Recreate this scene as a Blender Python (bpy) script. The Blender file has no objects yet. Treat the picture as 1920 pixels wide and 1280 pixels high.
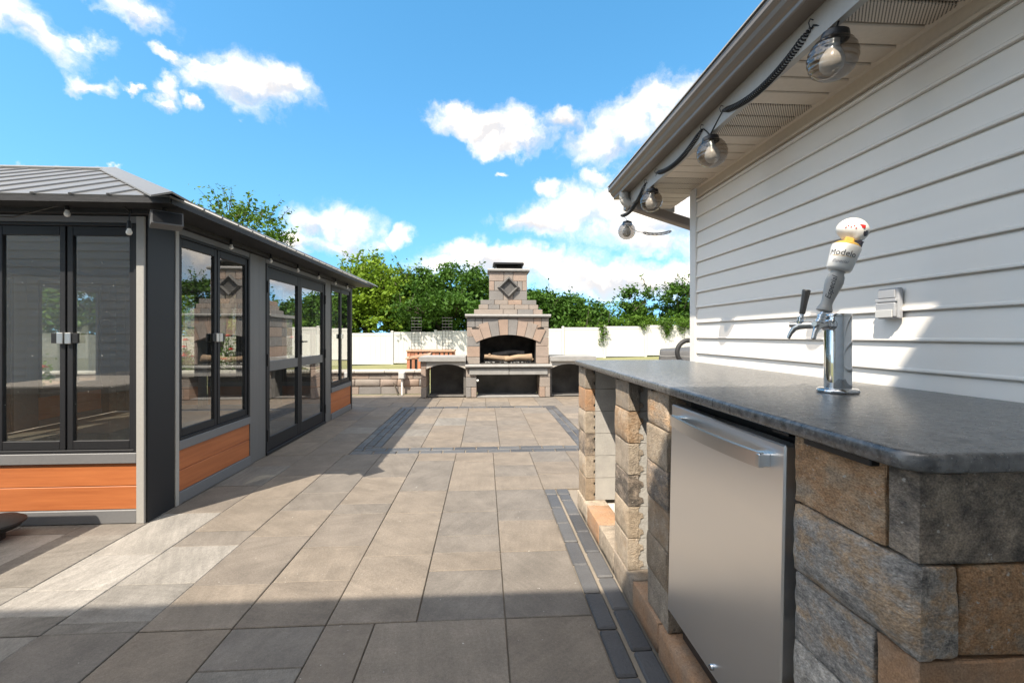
import bpy, bmesh, math, random
import numpy as np
from mathutils import Vector, Matrix, Euler, noise as mnoise

random.seed(7)
rng = np.random.default_rng(11)
C = bpy.context.scene.collection
SC = bpy.context.scene
RAD = math.radians

# ------------------------------------------------------------------ camera
cam_data = bpy.data.cameras.new('camera')
cam = bpy.data.objects.new('camera', cam_data)
C.objects.link(cam)
cam.location = (0, 0, 1.2)
cam.rotation_euler = (RAD(90), 0, RAD(-3.49))
cam_data.lens = 16.0
cam_data.sensor_width = 36.0
cam_data.shift_y = -12 / 1920
cam_data.clip_start = 0.05
cam_data.clip_end = 2000
SC.camera = cam

# ------------------------------------------------------------------ sky, sun, exposure
SUN_DIR = Vector((1.0, 1.36, -2.25)).normalized()      # the way the light travels
SUN_EL = math.asin(-SUN_DIR.z)
SUN_AZ = math.atan2(-SUN_DIR.x, -SUN_DIR.y)            # clockwise from +Y
world = bpy.data.worlds.new('World')
SC.world = world
world.use_nodes = True
world.cycles.sampling_method = 'MANUAL'
world.cycles.sample_map_resolution = 512
SKY_STRENGTH = 0.13
SUN_STRENGTH = 4.3
EXPOSURE = 1.08

def build_world():
    nt = world.node_tree
    nt.nodes.clear()
    N, L = nt.nodes.new, nt.links.new
    out = N('ShaderNodeOutputWorld')
    bg = N('ShaderNodeBackground')
    bg.inputs['Strength'].default_value = SKY_STRENGTH
    L(bg.outputs[0], out.inputs[0])
    sky = N('ShaderNodeTexSky')
    sky.sky_type = 'NISHITA'
    sky.sun_disc = False
    sky.sun_elevation = SUN_EL
    sky.sun_rotation = SUN_AZ
    sky.air_density = 1.0
    sky.dust_density = 0.3
    sky.ozone_density = 2.0
    tc = N('ShaderNodeTexCoord')
    lift = N('ShaderNodeVectorMath'); lift.operation = 'MULTIPLY_ADD'; L(tc.outputs['Generated'], lift.inputs[0])
    lift.inputs[1].default_value = (1, 1, 0.8); lift.inputs[2].default_value = (0, 0, 0.2)      # a clear, haze-free horizon
    nrmz = N('ShaderNodeVectorMath'); nrmz.operation = 'NORMALIZE'; L(lift.outputs[0], nrmz.inputs[0]); L(nrmz.outputs[0], sky.inputs['Vector'])
    hsv = N('ShaderNodeHueSaturation')
    hsv.inputs['Hue'].default_value = 0.488
    hsv.inputs['Saturation'].default_value = 1.3
    hsv.inputs['Value'].default_value = 1.3
    L(sky.outputs[0], hsv.inputs['Color'])
    D0 = tc.outputs['Generated']
    wn = N('ShaderNodeTexNoise'); wn.inputs['Scale'].default_value = 13.0; wn.inputs['Detail'].default_value = 9.0; wn.inputs['Roughness'].default_value = 0.58
    L(D0, wn.inputs['Vector'])
    ws = N('ShaderNodeVectorMath'); ws.operation = 'SUBTRACT'; L(wn.outputs['Color'], ws.inputs[0]); ws.inputs[1].default_value = (0.5, 0.5, 0.5)
    wa = N('ShaderNodeVectorMath'); wa.operation = 'MULTIPLY_ADD'; L(ws.outputs[0], wa.inputs[0]); wa.inputs[1].default_value = (0.13, 0.13, 0.1); L(D0, wa.inputs[2])
    D = wa.outputs[0]
    nz = N('ShaderNodeTexNoise')
    nz.inputs['Scale'].default_value = 7.0
    nz.inputs['Detail'].default_value = 12.0
    nz.inputs['Roughness'].default_value = 0.62
    nz.inputs['Distortion'].default_value = 0.35
    L(D, nz.inputs['Vector'])
    # clouds: (azimuth right of the patio axis, elevation, half width, half height) in degrees
    clouds = [
              (-43.0, 24.6, 3.34, 1.76), (-44.3, 25.2, 2.31, 1.83), (-40.0, 25.2, 1.51, 1.23), (-35.3, 28.9, 2.63, 1.55), (-37.1, 28.8, 2.14, 1.08), (-39.2, 22.4, 2.04, 0.79), (-40.0, 22.0, 1.24, 0.6),
              (-36.0, 22.8, 0.78, 0.39), (-26.4, 25.9, 4.77, 2.28), (-28.4, 25.0, 3.69, 1.86), (-23.8, 26.5, 3.09, 1.58), (-32.7, 26.3, 1.85, 0.67), (-29.8, 26.2, 1.77, 0.8), (-33.2, 23.5, 1.46, 1.1),
              (-31.0, 22.7, 0.8, 0.83), (-33.7, 22.5, 1.07, 0.7), (-3.9, 24.9, 2.89, 1.57), (-0.2, 24.7, 2.94, 1.46), (3.5, 24.7, 4.48, 2.19), (5.5, 23.6, 3.87, 1.86), (2.5, 22.8, 3.58, 1.38),
              (9.2, 24.9, 2.91, 1.21), (14.8, 22.7, 5.01, 2.35), (17.6, 23.5, 4.56, 2.41), (20.1, 25.2, 4.1, 2.32), (22.9, 26.1, 3.38, 2.02), (22.6, 23.3, 5.21, 2.65), (26.9, 23.7, 4.89, 3.41),
              (22.9, 20.5, 5.29, 2.45), (6.8, 14.3, 5.45, 1.8), (11.2, 15.1, 6.69, 2.32), (16.0, 15.5, 5.83, 2.81), (20.4, 14.3, 5.63, 2.92), (18.6, 12.6, 7.06, 2.72), (24.6, 14.0, 4.76, 3.24),
              (21.1, 10.9, 4.41, 1.49), (-20.8, 12.8, 2.57, 2.05), (-18.2, 13.1, 3.26, 2.47), (-15.3, 12.4, 3.21, 2.4), (-17.1, 10.8, 5.16, 1.6), (-10.7, 11.6, 1.56, 1.38), (-21.6, 10.7, 2.27, 1.42),
              (-5.2, 8.6, 3.82, 1.57), (-1.2, 9.8, 6.21, 1.86), (3.5, 9.2, 7.66, 2.16), (8.8, 8.5, 7.61, 2.59), (14.1, 7.1, 7.44, 2.29), (19.2, 6.6, 7.14, 1.96), (24.1, 6.8, 5.53, 2.05),
              (7.8, 18.2, 1.47, 1.06), (1.8, 18.9, 0.8, 0.53), (14.1, 19.2, 1.93, 1.04), (-38.0, 15.2, 0.61, 0.36), (-42.1, 14.2, 1.34, 0.49), (-25.9, 4.0, 8.55, 1.28), (-38.2, 4.4, 7.84, 1.65),
              (-49.0, 9.3, 3.88, 2.19), (-51.3, 17.9, 4.01, 2.31)]
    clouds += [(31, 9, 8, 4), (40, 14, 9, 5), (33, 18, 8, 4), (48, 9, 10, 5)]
    acc = None
    und = None
    def math_n(op, a, b=None, clamp=False):
        n = N('ShaderNodeMath'); n.operation = op; n.use_clamp = clamp
        for i, s in enumerate((a, b)):
            if s is None: continue
            if isinstance(s, (int, float)): n.inputs[i].default_value = s
            else: L(s, n.inputs[i])
        return n.outputs[0]
    for az, el, hw, hh in clouds:
        mp = N('ShaderNodeMapping'); mp.vector_type = 'TEXTURE'
        a, e = RAD(az), RAD(el)
        c = Vector((math.sin(a) * math.cos(e), math.cos(a) * math.cos(e), math.sin(e)))
        mp.inputs['Location'].default_value = c
        mp.inputs['Rotation'].default_value = Euler((e, 0, -a), 'XYZ')
        mp.inputs['Scale'].default_value = (RAD(hw), 0.6, RAD(hh))
        L(D, mp.inputs['Vector'])
        ln = N('ShaderNodeVectorMath'); ln.operation = 'LENGTH'
        L(mp.outputs[0], ln.inputs[0])
        w = math_n('SUBTRACT', 1.0, ln.outputs['Value'])
        sp = N('ShaderNodeSeparateXYZ'); L(mp.outputs[0], sp.inputs[0])
        wz = math_n('MULTIPLY', math_n('MAXIMUM', w, 0.0), sp.outputs[2])
        und = wz if und is None else math_n('ADD', und, wz)
        if acc is None: acc = w
        else:
            n = N('ShaderNodeMath'); n.operation = 'SMOOTH_MAX'
            L(acc, n.inputs[0]); L(w, n.inputs[1]); n.inputs[2].default_value = 0.25
            acc = n.outputs[0]
    # clouds out of view, made denser than in view to add neutral fill light
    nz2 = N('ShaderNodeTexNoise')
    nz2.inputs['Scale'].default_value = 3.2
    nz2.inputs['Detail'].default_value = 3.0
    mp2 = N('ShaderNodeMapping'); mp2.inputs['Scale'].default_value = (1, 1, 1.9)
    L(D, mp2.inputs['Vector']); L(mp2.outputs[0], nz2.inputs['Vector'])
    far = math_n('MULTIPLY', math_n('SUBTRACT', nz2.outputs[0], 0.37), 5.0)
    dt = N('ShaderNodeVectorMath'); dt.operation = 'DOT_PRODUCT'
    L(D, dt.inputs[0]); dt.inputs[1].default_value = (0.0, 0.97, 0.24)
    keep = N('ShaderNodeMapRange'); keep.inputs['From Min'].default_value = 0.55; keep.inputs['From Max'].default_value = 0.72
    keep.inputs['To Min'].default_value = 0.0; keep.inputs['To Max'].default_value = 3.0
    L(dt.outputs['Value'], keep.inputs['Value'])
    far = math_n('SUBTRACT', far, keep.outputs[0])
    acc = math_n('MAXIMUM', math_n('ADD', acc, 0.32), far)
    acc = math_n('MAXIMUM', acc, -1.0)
    nn = math_n('MULTIPLY', math_n('SUBTRACT', nz.outputs[0], 0.5), 2.6)
    v = math_n('ADD', acc, nn)
    mr = N('ShaderNodeMapRange'); mr.interpolation_type = 'SMOOTHSTEP'
    mr.inputs['From Min'].default_value = 0.0; mr.inputs['From Max'].default_value = 1.25
    L(v, mr.inputs['Value'])
    # thick and underside parts of a cloud are a little greyer
    nz3 = N('ShaderNodeTexNoise'); nz3.inputs['Scale'].default_value = 11.0; nz3.inputs['Detail'].default_value = 6.0
    L(D, nz3.inputs['Vector'])
    ub = math_n('ADD', math_n('MULTIPLY', und, 2.2), math_n('MULTIPLY', math_n('SUBTRACT', nz3.outputs[0], 0.42), 2.4))
    sh = N('ShaderNodeMapRange'); sh.interpolation_type = 'SMOOTHSTEP'
    sh.inputs['From Min'].default_value = -0.65; sh.inputs['From Max'].default_value = 0.3
    L(ub, sh.inputs['Value'])
    cc = N('ShaderNodeMix'); cc.data_type = 'RGBA'
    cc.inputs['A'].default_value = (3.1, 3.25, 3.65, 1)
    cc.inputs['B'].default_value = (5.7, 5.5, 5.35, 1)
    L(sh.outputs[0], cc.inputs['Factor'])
    # clouds towards the sun scatter forward; boosted to add fill on shaded walls
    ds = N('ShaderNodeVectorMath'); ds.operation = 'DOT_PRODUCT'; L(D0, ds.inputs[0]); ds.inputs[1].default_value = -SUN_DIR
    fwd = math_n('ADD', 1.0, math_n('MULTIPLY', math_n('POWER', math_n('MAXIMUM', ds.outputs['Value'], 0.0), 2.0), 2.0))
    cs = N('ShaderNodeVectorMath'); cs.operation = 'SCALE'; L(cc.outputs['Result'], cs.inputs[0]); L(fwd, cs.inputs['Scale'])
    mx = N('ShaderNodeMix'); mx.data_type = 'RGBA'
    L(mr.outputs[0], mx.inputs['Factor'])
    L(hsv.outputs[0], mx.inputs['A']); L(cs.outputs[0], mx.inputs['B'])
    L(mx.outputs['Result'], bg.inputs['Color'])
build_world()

sun_data = bpy.data.lights.new('sun', 'SUN')
sun_data.energy = SUN_STRENGTH
sun_data.angle = RAD(0.42)
sun_data.color = (1.0, 0.955, 0.89)
sun = bpy.data.objects.new('sun', sun_data)
C.objects.link(sun)
sun.rotation_euler = SUN_DIR.to_track_quat('-Z', 'Y').to_euler()
sun.location = (-6, -8, 14)

SC.view_settings.view_transform = 'Standard'
SC.view_settings.look = 'None'
SC.view_settings.gamma = 1
SC.view_settings.use_curve_mapping = False
SC.view_settings.exposure = EXPOSURE
SC.view_settings.use_white_balance = True
SC.view_settings.white_balance_temperature = 7250
SC.view_settings.white_balance_tint = 10
SC.cycles.max_bounces = 10
SC.cycles.transparent_max_bounces = 24
SC.cycles.use_denoising = True

# ------------------------------------------------------------------ materials
MATS = {}
def mat(name, col, col2=None, rough=0.6, metal=0.0, scale=6.0, detail=6, contrast=1.0, bump=0.0, bscale=60.0, rand=0.0,
        palette=None, pal_noise=0.0, stretch=(1, 1, 1), spec=0.5, rough2=None, speck=None, speck_scale=120, speck_at=0.68,
        coat=0.0, translucent=None, aniso=0.0, blotch=0.0, blotch_scale=2.0, bdist=0.01, grain=0.0, grain_scale=300.0, streak=0.0):
    m = bpy.data.materials.new(name); m.use_nodes = True
    nt = m.node_tree; nt.nodes.clear()
    N, L = nt.nodes.new, nt.links.new
    out = N('ShaderNodeOutputMaterial'); p = N('ShaderNodeBsdfPrincipled'); L(p.outputs[0], out.inputs[0])
    p.inputs['Roughness'].default_value = rough; p.inputs['Metallic'].default_value = metal
    p.inputs['Specular IOR Level'].default_value = spec
    if coat: p.inputs['Coat Weight'].default_value = coat; p.inputs['Coat Roughness'].default_value = 0.08
    if aniso: p.inputs['Anisotropic'].default_value = aniso
    tc = N('ShaderNodeTexCoord'); oi = N('ShaderNodeObjectInfo')
    off = N('ShaderNodeVectorMath'); off.operation = 'MULTIPLY_ADD'
    cmb = N('ShaderNodeCombineXYZ')
    for i in range(3): L(oi.outputs['Random'], cmb.inputs[i])
    L(cmb.outputs[0], off.inputs[0]); off.inputs[1].default_value = (37.0, 51.0, 23.0); L(tc.outputs['Object'], off.inputs[2])
    mp = N('ShaderNodeMapping'); mp.inputs['Scale'].default_value = stretch; L(off.outputs[0], mp.inputs['Vector'])
    def nz(s, d=6, r=0.6, vec=None):
        n = N('ShaderNodeTexNoise'); n.inputs['Scale'].default_value = s; n.inputs['Detail'].default_value = d
        n.inputs['Roughness'].default_value = r; L((vec or mp.outputs[0]), n.inputs['Vector']); return n.outputs[0]
    def mth(op, a, b, clamp=False):
        n = N('ShaderNodeMath'); n.operation = op; n.use_clamp = clamp
        for i, s in enumerate((a, b)):
            if isinstance(s, (int, float)): n.inputs[i].default_value = s
            else: L(s, n.inputs[i])
        return n.outputs[0]
    base = None
    n1 = nz(scale, detail, 0.72 if pal_noise else 0.6)
    if palette:
        r = N('ShaderNodeValToRGB'); r.color_ramp.interpolation = 'LINEAR' if pal_noise else 'CONSTANT'
        el = r.color_ramp.elements
        while len(el) < len(palette): el.new(0.5)
        for i, c in enumerate(palette):
            el[i].position = i / max(1, len(palette) - (1 if pal_noise else 0)); el[i].color = (*c, 1)
        f = oi.outputs['Random']
        if pal_noise:
            f = mth('ADD', f, mth('MULTIPLY', mth('SUBTRACT', n1, 0.5), pal_noise), True)
        L(f, r.inputs[0]); base = r.outputs[0]
    elif col2:
        mx = N('ShaderNodeMix'); mx.data_type = 'RGBA'
        mx.inputs['A'].default_value = (*col, 1); mx.inputs['B'].default_value = (*col2, 1)
        f = mth('ADD', mth('MULTIPLY', mth('SUBTRACT', n1, 0.5), 2.2 * contrast), 0.5, True)
        L(f, mx.inputs['Factor']); base = mx.outputs['Result']
    else:
        rgb = N('ShaderNodeRGB'); rgb.outputs[0].default_value = (*col, 1); base = rgb.outputs[0]
    mulf = None
    if rand: mulf = mth('ADD', 1.0 - rand / 2, mth('MULTIPLY', oi.outputs['Random'], rand))
    if palette and not pal_noise or blotch:
        b = blotch or 0.25
        n2 = nz(blotch_scale, 5, 0.55)
        g = mth('ADD', 1.0 - b * 0.5 * 1.0, mth('MULTIPLY', n2, b))
        mulf = g if mulf is None else mth('MULTIPLY', mulf, g)
        n3 = nz(bscale, 3)
        mulf = mth('MULTIPLY', mulf, mth('ADD', 0.9, mth('MULTIPLY', n3, 0.2)))
    def contrast(n_, k): return mth('ADD', 1.0, mth('MULTIPLY', mth('SUBTRACT', n_, 0.5), k))
    if grain:
        g = mth('MULTIPLY', contrast(nz(grain_scale, 2, 0.5), grain * 2.0), contrast(nz(grain_scale * 0.27, 4, 0.7), grain * 1.6))
        mulf = g if mulf is None else mth('MULTIPLY', mulf, g)
    if streak:
        sm = N('ShaderNodeMapping'); sm.inputs['Scale'].default_value = (2.2, 26.0, 2.0); L(off.outputs[0], sm.inputs['Vector'])
        rz = N('ShaderNodeVectorRotate'); rz.rotation_type = 'Z_AXIS'; L(off.outputs[0], rz.inputs['Vector']); L(mth('MULTIPLY', oi.outputs['Random'], 3.0), rz.inputs['Angle']); L(rz.outputs[0], sm.inputs['Vector'])
        g = contrast(nz(1.0, 7, 0.68, sm.outputs[0]), streak)
        mulf = g if mulf is None else mth('MULTIPLY', mulf, g)
    if mulf is not None:
        v = N('ShaderNodeVectorMath'); v.operation = 'SCALE'; L(base, v.inputs[0]); L(mulf, v.inputs['Scale']); base = v.outputs[0]
    if speck:
        n4 = nz(speck_scale, 2, 0.5)
        k = N('ShaderNodeMapRange'); k.inputs['From Min'].default_value = speck_at; k.inputs['From Max'].default_value = speck_at + 0.06
        L(n4, k.inputs['Value'])
        mx = N('ShaderNodeMix'); mx.data_type = 'RGBA'; L(k.outputs[0], mx.inputs['Factor']); L(base, mx.inputs['A'])
        mx.inputs['B'].default_value = (*speck, 1); base = mx.outputs['Result']
    L(base, p.inputs['Base Color'])
    if rough2 is not None:
        n5 = nz(scale * 1.7, 5)
        L(mth('ADD', rough, mth('MULTIPLY', n5, rough2 - rough)), p.inputs['Roughness'])
    if bump:
        bp = N('ShaderNodeBump'); bp.inputs['Strength'].default_value = bump; bp.inputs['Distance'].default_value = bdist
        L(nz(bscale, 5, 0.65), bp.inputs['Height']); L(bp.outputs[0], p.inputs['Normal'])
    if translucent:
        tr = N('ShaderNodeBsdfTranslucent'); L(base, tr.inputs[0])
        ms = N('ShaderNodeMixShader'); ms.inputs[0].default_value = translucent
        L(p.outputs[0], ms.inputs[1]); L(tr.outputs[0], ms.inputs[2]); L(ms.outputs[0], out.inputs[0])
    MATS[name] = m
    return m

def glass_mat(name, tint, ior, rough=0.0, gain=1.0, gcol=(1, 1, 1), dust=0.0):
    m = bpy.data.materials.new(name); m.use_nodes = True
    nt = m.node_tree; nt.nodes.clear(); N, L = nt.nodes.new, nt.links.new
    out = N('ShaderNodeOutputMaterial')
    t = N('ShaderNodeBsdfTransparent'); t.inputs[0].default_value = (*tint, 1)
    g = N('ShaderNodeBsdfGlossy'); g.inputs['Roughness'].default_value = rough; g.inputs['Color'].default_value = (*gcol, 1)
    fr0 = N('ShaderNodeFresnel'); fr0.inputs['IOR'].default_value = ior
    fr = N('ShaderNodeMath'); fr.operation = 'MULTIPLY'; fr.use_clamp = True; L(fr0.outputs[0], fr.inputs[0]); fr.inputs[1].default_value = gain
    ge = N('ShaderNodeNewGeometry')
    mxn = N('ShaderNodeMath'); mxn.operation = 'MULTIPLY'       # the back face of the pane neither doubles nor kills the mirror
    inv = N('ShaderNodeMath'); inv.operation = 'SUBTRACT'; inv.inputs[0].default_value = 1.0; L(ge.outputs['Backfacing'], inv.inputs[1])
    L(fr.outputs[0], mxn.inputs[0]); L(inv.outputs[0], mxn.inputs[1])
    ms = N('ShaderNodeMixShader'); L(mxn.outputs[0], ms.inputs[0]); L(t.outputs[0], ms.inputs[1]); L(g.outputs[0], ms.inputs[2])
    last = ms.outputs[0]
    if dust:
        d = N('ShaderNodeBsdfDiffuse'); d.inputs[0].default_value = (0.5, 0.49, 0.46, 1)
        tc = N('ShaderNodeTexCoord'); n1 = N('ShaderNodeTexNoise'); n1.inputs['Scale'].default_value = 3.0; n1.inputs['Detail'].default_value = 6
        n2 = N('ShaderNodeTexNoise'); n2.inputs['Scale'].default_value = 75.0; n2.inputs['Detail'].default_value = 2
        L(tc.outputs['Object'], n1.inputs[0]); L(tc.outputs['Object'], n2.inputs[0])
        k = N('ShaderNodeMapRange'); k.inputs['From Min'].default_value = 0.745; k.inputs['From Max'].default_value = 0.76; L(n2.outputs[0], k.inputs['Value'])
        a = N('ShaderNodeMath'); a.operation = 'MULTIPLY_ADD'; L(n1.outputs[0], a.inputs[0]); a.inputs[1].default_value = dust; a.inputs[2].default_value = 0.0
        b = N('ShaderNodeMath'); b.operation = 'MULTIPLY_ADD'; L(k.outputs[0], b.inputs[0]); b.inputs[1].default_value = 0.7; L(a.outputs[0], b.inputs[2])
        b.use_clamp = True
        m2 = N('ShaderNodeMixShader'); L(b.outputs[0], m2.inputs[0]); L(last, m2.inputs[1]); L(d.outputs[0], m2.inputs[2]); last = m2.outputs[0]
    L(last, out.inputs[0])
    MATS[name] = m
    return m

mat('paver', (0.35, 0.3, 0.25), palette=[(0.16, 0.134, 0.109), (0.172, 0.145, 0.118), (0.147, 0.129, 0.111), (0.176, 0.148, 0.12), (0.143, 0.127, 0.111), (0.167, 0.138, 0.11), (0.154, 0.132, 0.111)],
    grain=0.42, streak=0.5, rough=0.75, blotch=0.85, blotch_scale=6, bump=0.3, bscale=120, speck=(0.42, 0.4, 0.37), speck_scale=55, speck_at=0.74, spec=0.35)
mat('cool_paver', (0.35, 0.3, 0.25), palette=[(0.175, 0.163, 0.147), (0.215, 0.2, 0.18), (0.16, 0.149, 0.134), (0.24, 0.225, 0.205), (0.15, 0.137, 0.121)],
    grain=0.42, streak=0.9, rough=0.75, blotch=0.85, blotch_scale=7, stretch=(1, 0.45, 1), bump=0.25, bscale=90, spec=0.35)
mat('cobble', (0.06, 0.06, 0.06), palette=[(0.075, 0.076, 0.08), (0.055, 0.056, 0.06), (0.09, 0.09, 0.092), (0.065, 0.067, 0.072)], rough=0.55, blotch=0.5, blotch_scale=9, bump=0.5, bscale=70, spec=0.5)
mat('joint_sand', (0.17, 0.145, 0.115), (0.26, 0.22, 0.175), rough=0.95, scale=2.5, bump=0.4, bscale=300)
mat('lawn', (0.12, 0.13, 0.045), (0.2, 0.19, 0.085), rough=0.95, scale=1.1, detail=10, bump=0.8, bscale=25)
mat('siding', (0.78, 0.742, 0.69), (0.8, 0.762, 0.71), rough=0.5, scale=1.2, rand=0.03, bump=0.04, bscale=35, stretch=(1, 0.3, 1), spec=0.4)
mat('white_trim', (0.66, 0.65, 0.63), rough=0.45, blotch=0.1, blotch_scale=3)
mat('soffit', (0.6, 0.515, 0.42), rough=0.5, blotch=0.12, blotch_scale=3, rand=0.05)
mat('fascia', (0.37, 0.35, 0.32), rough=0.42, blotch=0.12, blotch_scale=2)
mat('gutter', (0.2, 0.168, 0.142), (0.26, 0.225, 0.195), rough=0.32, metal=0.35, scale=5, stretch=(1, 0.25, 1), rough2=0.5)
mat('shingle', (0.12, 0.11, 0.1), (0.18, 0.17, 0.15), rough=0.9, scale=30)
mat('granite', (0.028, 0.0275, 0.027), (0.14, 0.136, 0.132), spec=0.85, rough=0.2, scale=55, detail=8, contrast=1.3, rough2=0.38, bump=0.35, bscale=38, speck=(0.25, 0.25, 0.25), speck_scale=240, speck_at=0.66, bdist=0.003)
mat('wall_block', (0.3, 0.24, 0.18), palette=[(0.1, 0.085, 0.072), (0.24, 0.195, 0.155), (0.38, 0.3, 0.225), (0.4, 0.27, 0.17), (0.37, 0.205, 0.105), (0.31, 0.235, 0.17), (0.18, 0.152, 0.13)],
    grain=0.75, pal_noise=1.3, scale=15, detail=12, rough=0.88, blotch=1.0, blotch_scale=34, bump=0.7, bscale=150, stretch=(1, 0.6, 1.1), speck=(0.46, 0.42, 0.37), speck_scale=95, speck_at=0.68, spec=0.3)
mat('grey_block', (0.3, 0.24, 0.18), palette=[(0.1, 0.092, 0.085), (0.25, 0.228, 0.205), (0.4, 0.355, 0.305), (0.3, 0.27, 0.238), (0.37, 0.25, 0.155), (0.33, 0.295, 0.26), (0.15, 0.137, 0.125)],
    grain=0.75, pal_noise=1.45, scale=15, detail=12, rough=0.88, blotch=1.0, blotch_scale=34, bump=0.7, bscale=150, stretch=(1, 0.6, 1.1), speck=(0.4, 0.38, 0.35), speck_scale=95, speck_at=0.68, spec=0.3)
mat('tan_block', (0.3, 0.24, 0.18), palette=[(0.37, 0.3, 0.225), (0.31, 0.235, 0.165), (0.27, 0.225, 0.18), (0.4, 0.33, 0.255), (0.33, 0.22, 0.135)], grain=0.5, pal_noise=0.9, scale=14, detail=11, rough=0.9, blotch=0.9, blotch_scale=24, bump=0.9, bscale=140, spec=0.3)
mat('orange_block', (0.38, 0.2, 0.1), (0.3, 0.21, 0.145), grain=0.5, rough=0.85, scale=12, bump=0.5, bscale=80, blotch=0.5, blotch_scale=10)
mat('concrete_block', (0.42, 0.4, 0.365), (0.34, 0.325, 0.3), rough=0.92, scale=14, bump=0.5, bscale=120)
mat('pale_slab', (0.55, 0.52, 0.47), (0.48, 0.45, 0.4), rough=0.9, scale=10)
mat('black_metal', (0.012, 0.012, 0.013), rough=0.45)
mat('black_plastic', (0.014, 0.014, 0.015), rough=0.38)
mat('steel', (0.96, 0.965, 0.97), rough=0.27, metal=1.0, scale=3, stretch=(1, 0.02, 9), rough2=0.37, aniso=0.5, bump=0.03, bscale=40)
mat('satin_steel', (0.72, 0.715, 0.7), rough=0.3, metal=1.0)
mat('chrome', (0.6, 0.605, 0.61), rough=0.04, metal=1.0)
mat('brushed_nickel', (0.5, 0.49, 0.47), rough=0.25, metal=1.0)
mat('fire_brick', (0.35, 0.28, 0.22), palette=[(0.265, 0.212, 0.18), (0.215, 0.197, 0.183), (0.285, 0.217, 0.178), (0.245, 0.213, 0.188), (0.185, 0.175, 0.167), (0.28, 0.205, 0.162), (0.25, 0.213, 0.186)], grain=0.3,
    rough=0.85, blotch=0.5, blotch_scale=4, bump=0.35, bscale=50, spec=0.3)
mat('grey_cap', (0.22, 0.215, 0.207), (0.28, 0.275, 0.265), rough=0.8, scale=9, bump=0.3, bscale=60)
mat('dark_stone', (0.065, 0.063, 0.061), (0.1, 0.097, 0.094), rough=0.75, scale=12, bump=0.3, bscale=60)
mat('pale_cap', (0.42, 0.39, 0.35), (0.36, 0.33, 0.3), rough=0.85, scale=7, bump=0.3, bscale=60)
mat('soot', (0.012, 0.011, 0.01), (0.05, 0.045, 0.04), rough=0.95, scale=4, contrast=1.5)
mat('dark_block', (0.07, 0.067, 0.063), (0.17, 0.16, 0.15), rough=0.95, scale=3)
mat('log', (0.33, 0.235, 0.15), (0.16, 0.11, 0.075), rough=0.85, scale=9, stretch=(0.35, 1, 1), bump=0.6, bscale=22)
mat('charred_log', (0.05, 0.045, 0.042), (0.13, 0.12, 0.115), rough=0.95, scale=9, bump=0.6, bscale=22)
mat('dark_frame', (0.014, 0.0145, 0.0165), rough=0.5, spec=0.35, blotch=0.15, blotch_scale=4)
mat('grey_panel', (0.115, 0.114, 0.112), (0.135, 0.133, 0.13), rough=0.5, scale=5, stretch=(4, 4, 0.4), rand=0.1)
mat('alu_strip', (0.33, 0.32, 0.3), rough=0.5, blotch=0.1)
mat('mid_trim', (0.145, 0.146, 0.15), rough=0.5, blotch=0.1)
mat('dark_beam', (0.009, 0.009, 0.011), (0.016, 0.016, 0.018), rough=0.65, scale=8, stretch=(1, 0.15, 3), bump=0.2, bscale=20)
mat('wood_panel', (0.34, 0.098, 0.03), (0.47, 0.152, 0.05), rough=0.5, scale=16, stretch=(0.14, 0.14, 3.0), detail=7, bump=0.05, bscale=60, rand=0.08)
mat('metal_roof', (0.145, 0.143, 0.14), rough=0.42, metal=0.15, blotch=0.1, blotch_scale=1.5)
mat('roof_rib', (0.12, 0.12, 0.12), rough=0.5)
mat('interior_brown', (0.07, 0.05, 0.038), (0.1, 0.072, 0.055), rough=0.7, scale=12)
mat('table_top', (0.36, 0.31, 0.26), (0.3, 0.26, 0.22), rough=0.55, scale=8)
mat('bulb_white', (0.75, 0.74, 0.7), rough=0.25, spec=0.6)
mat('vinyl_white', (0.52, 0.505, 0.475), rough=0.4, blotch=0.06, blotch_scale=2)
mat('leaf_dark', (0.028, 0.078, 0.009), (0.062, 0.135, 0.017), rough=0.6, spec=0.2, scale=1.3, contrast=1.4, translucent=0.3)
mat('leaf_mid', (0.05, 0.115, 0.011), (0.105, 0.19, 0.023), rough=0.6, spec=0.2, scale=1.1, contrast=1.4, translucent=0.35)
mat('leaf_bright', (0.105, 0.19, 0.016), (0.2, 0.3, 0.032), rough=0.6, spec=0.2, scale=1.0, contrast=1.4, translucent=0.38)
mat('bark', (0.09, 0.072, 0.055), (0.05, 0.04, 0.03), rough=0.95, scale=6, bump=0.6, bscale=18)
mat('rose_red', (0.55, 0.02, 0.015), (0.65, 0.05, 0.03), rough=0.5, scale=20)
mat('cedar', (0.3, 0.1, 0.05), (0.4, 0.16, 0.085), rough=0.7, scale=10, stretch=(4, 4, 0.4), rand=0.5)
mat('cedar_top', (0.42, 0.27, 0.19), (0.36, 0.22, 0.15), rough=0.7, scale=10, stretch=(0.4, 3, 3))
mat('grey_plastic', (0.5, 0.5, 0.49), rough=0.45)
mat('white_plastic', (0.75, 0.75, 0.73), rough=0.4)
mat('outlet_grey', (0.4, 0.41, 0.43), rough=0.35, metal=0.2)
mat('handle_cream', (0.34, 0.33, 0.31), rough=0.35, blotch=0.15, blotch_scale=30)
mat('label_white', (0.6, 0.59, 0.56), rough=0.35)
mat('skull_white', (0.66, 0.64, 0.6), rough=0.3, blotch=0.1, blotch_scale=25)
mat('gold', (0.6, 0.36, 0.08), rough=0.4, metal=0.2)
mat('ink', (0.015, 0.015, 0.025), rough=0.4)
mat('ink_grey', (0.2, 0.2, 0.22), rough=0.4)
mat('ink_red', (0.45, 0.01, 0.01), rough=0.4)
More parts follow.
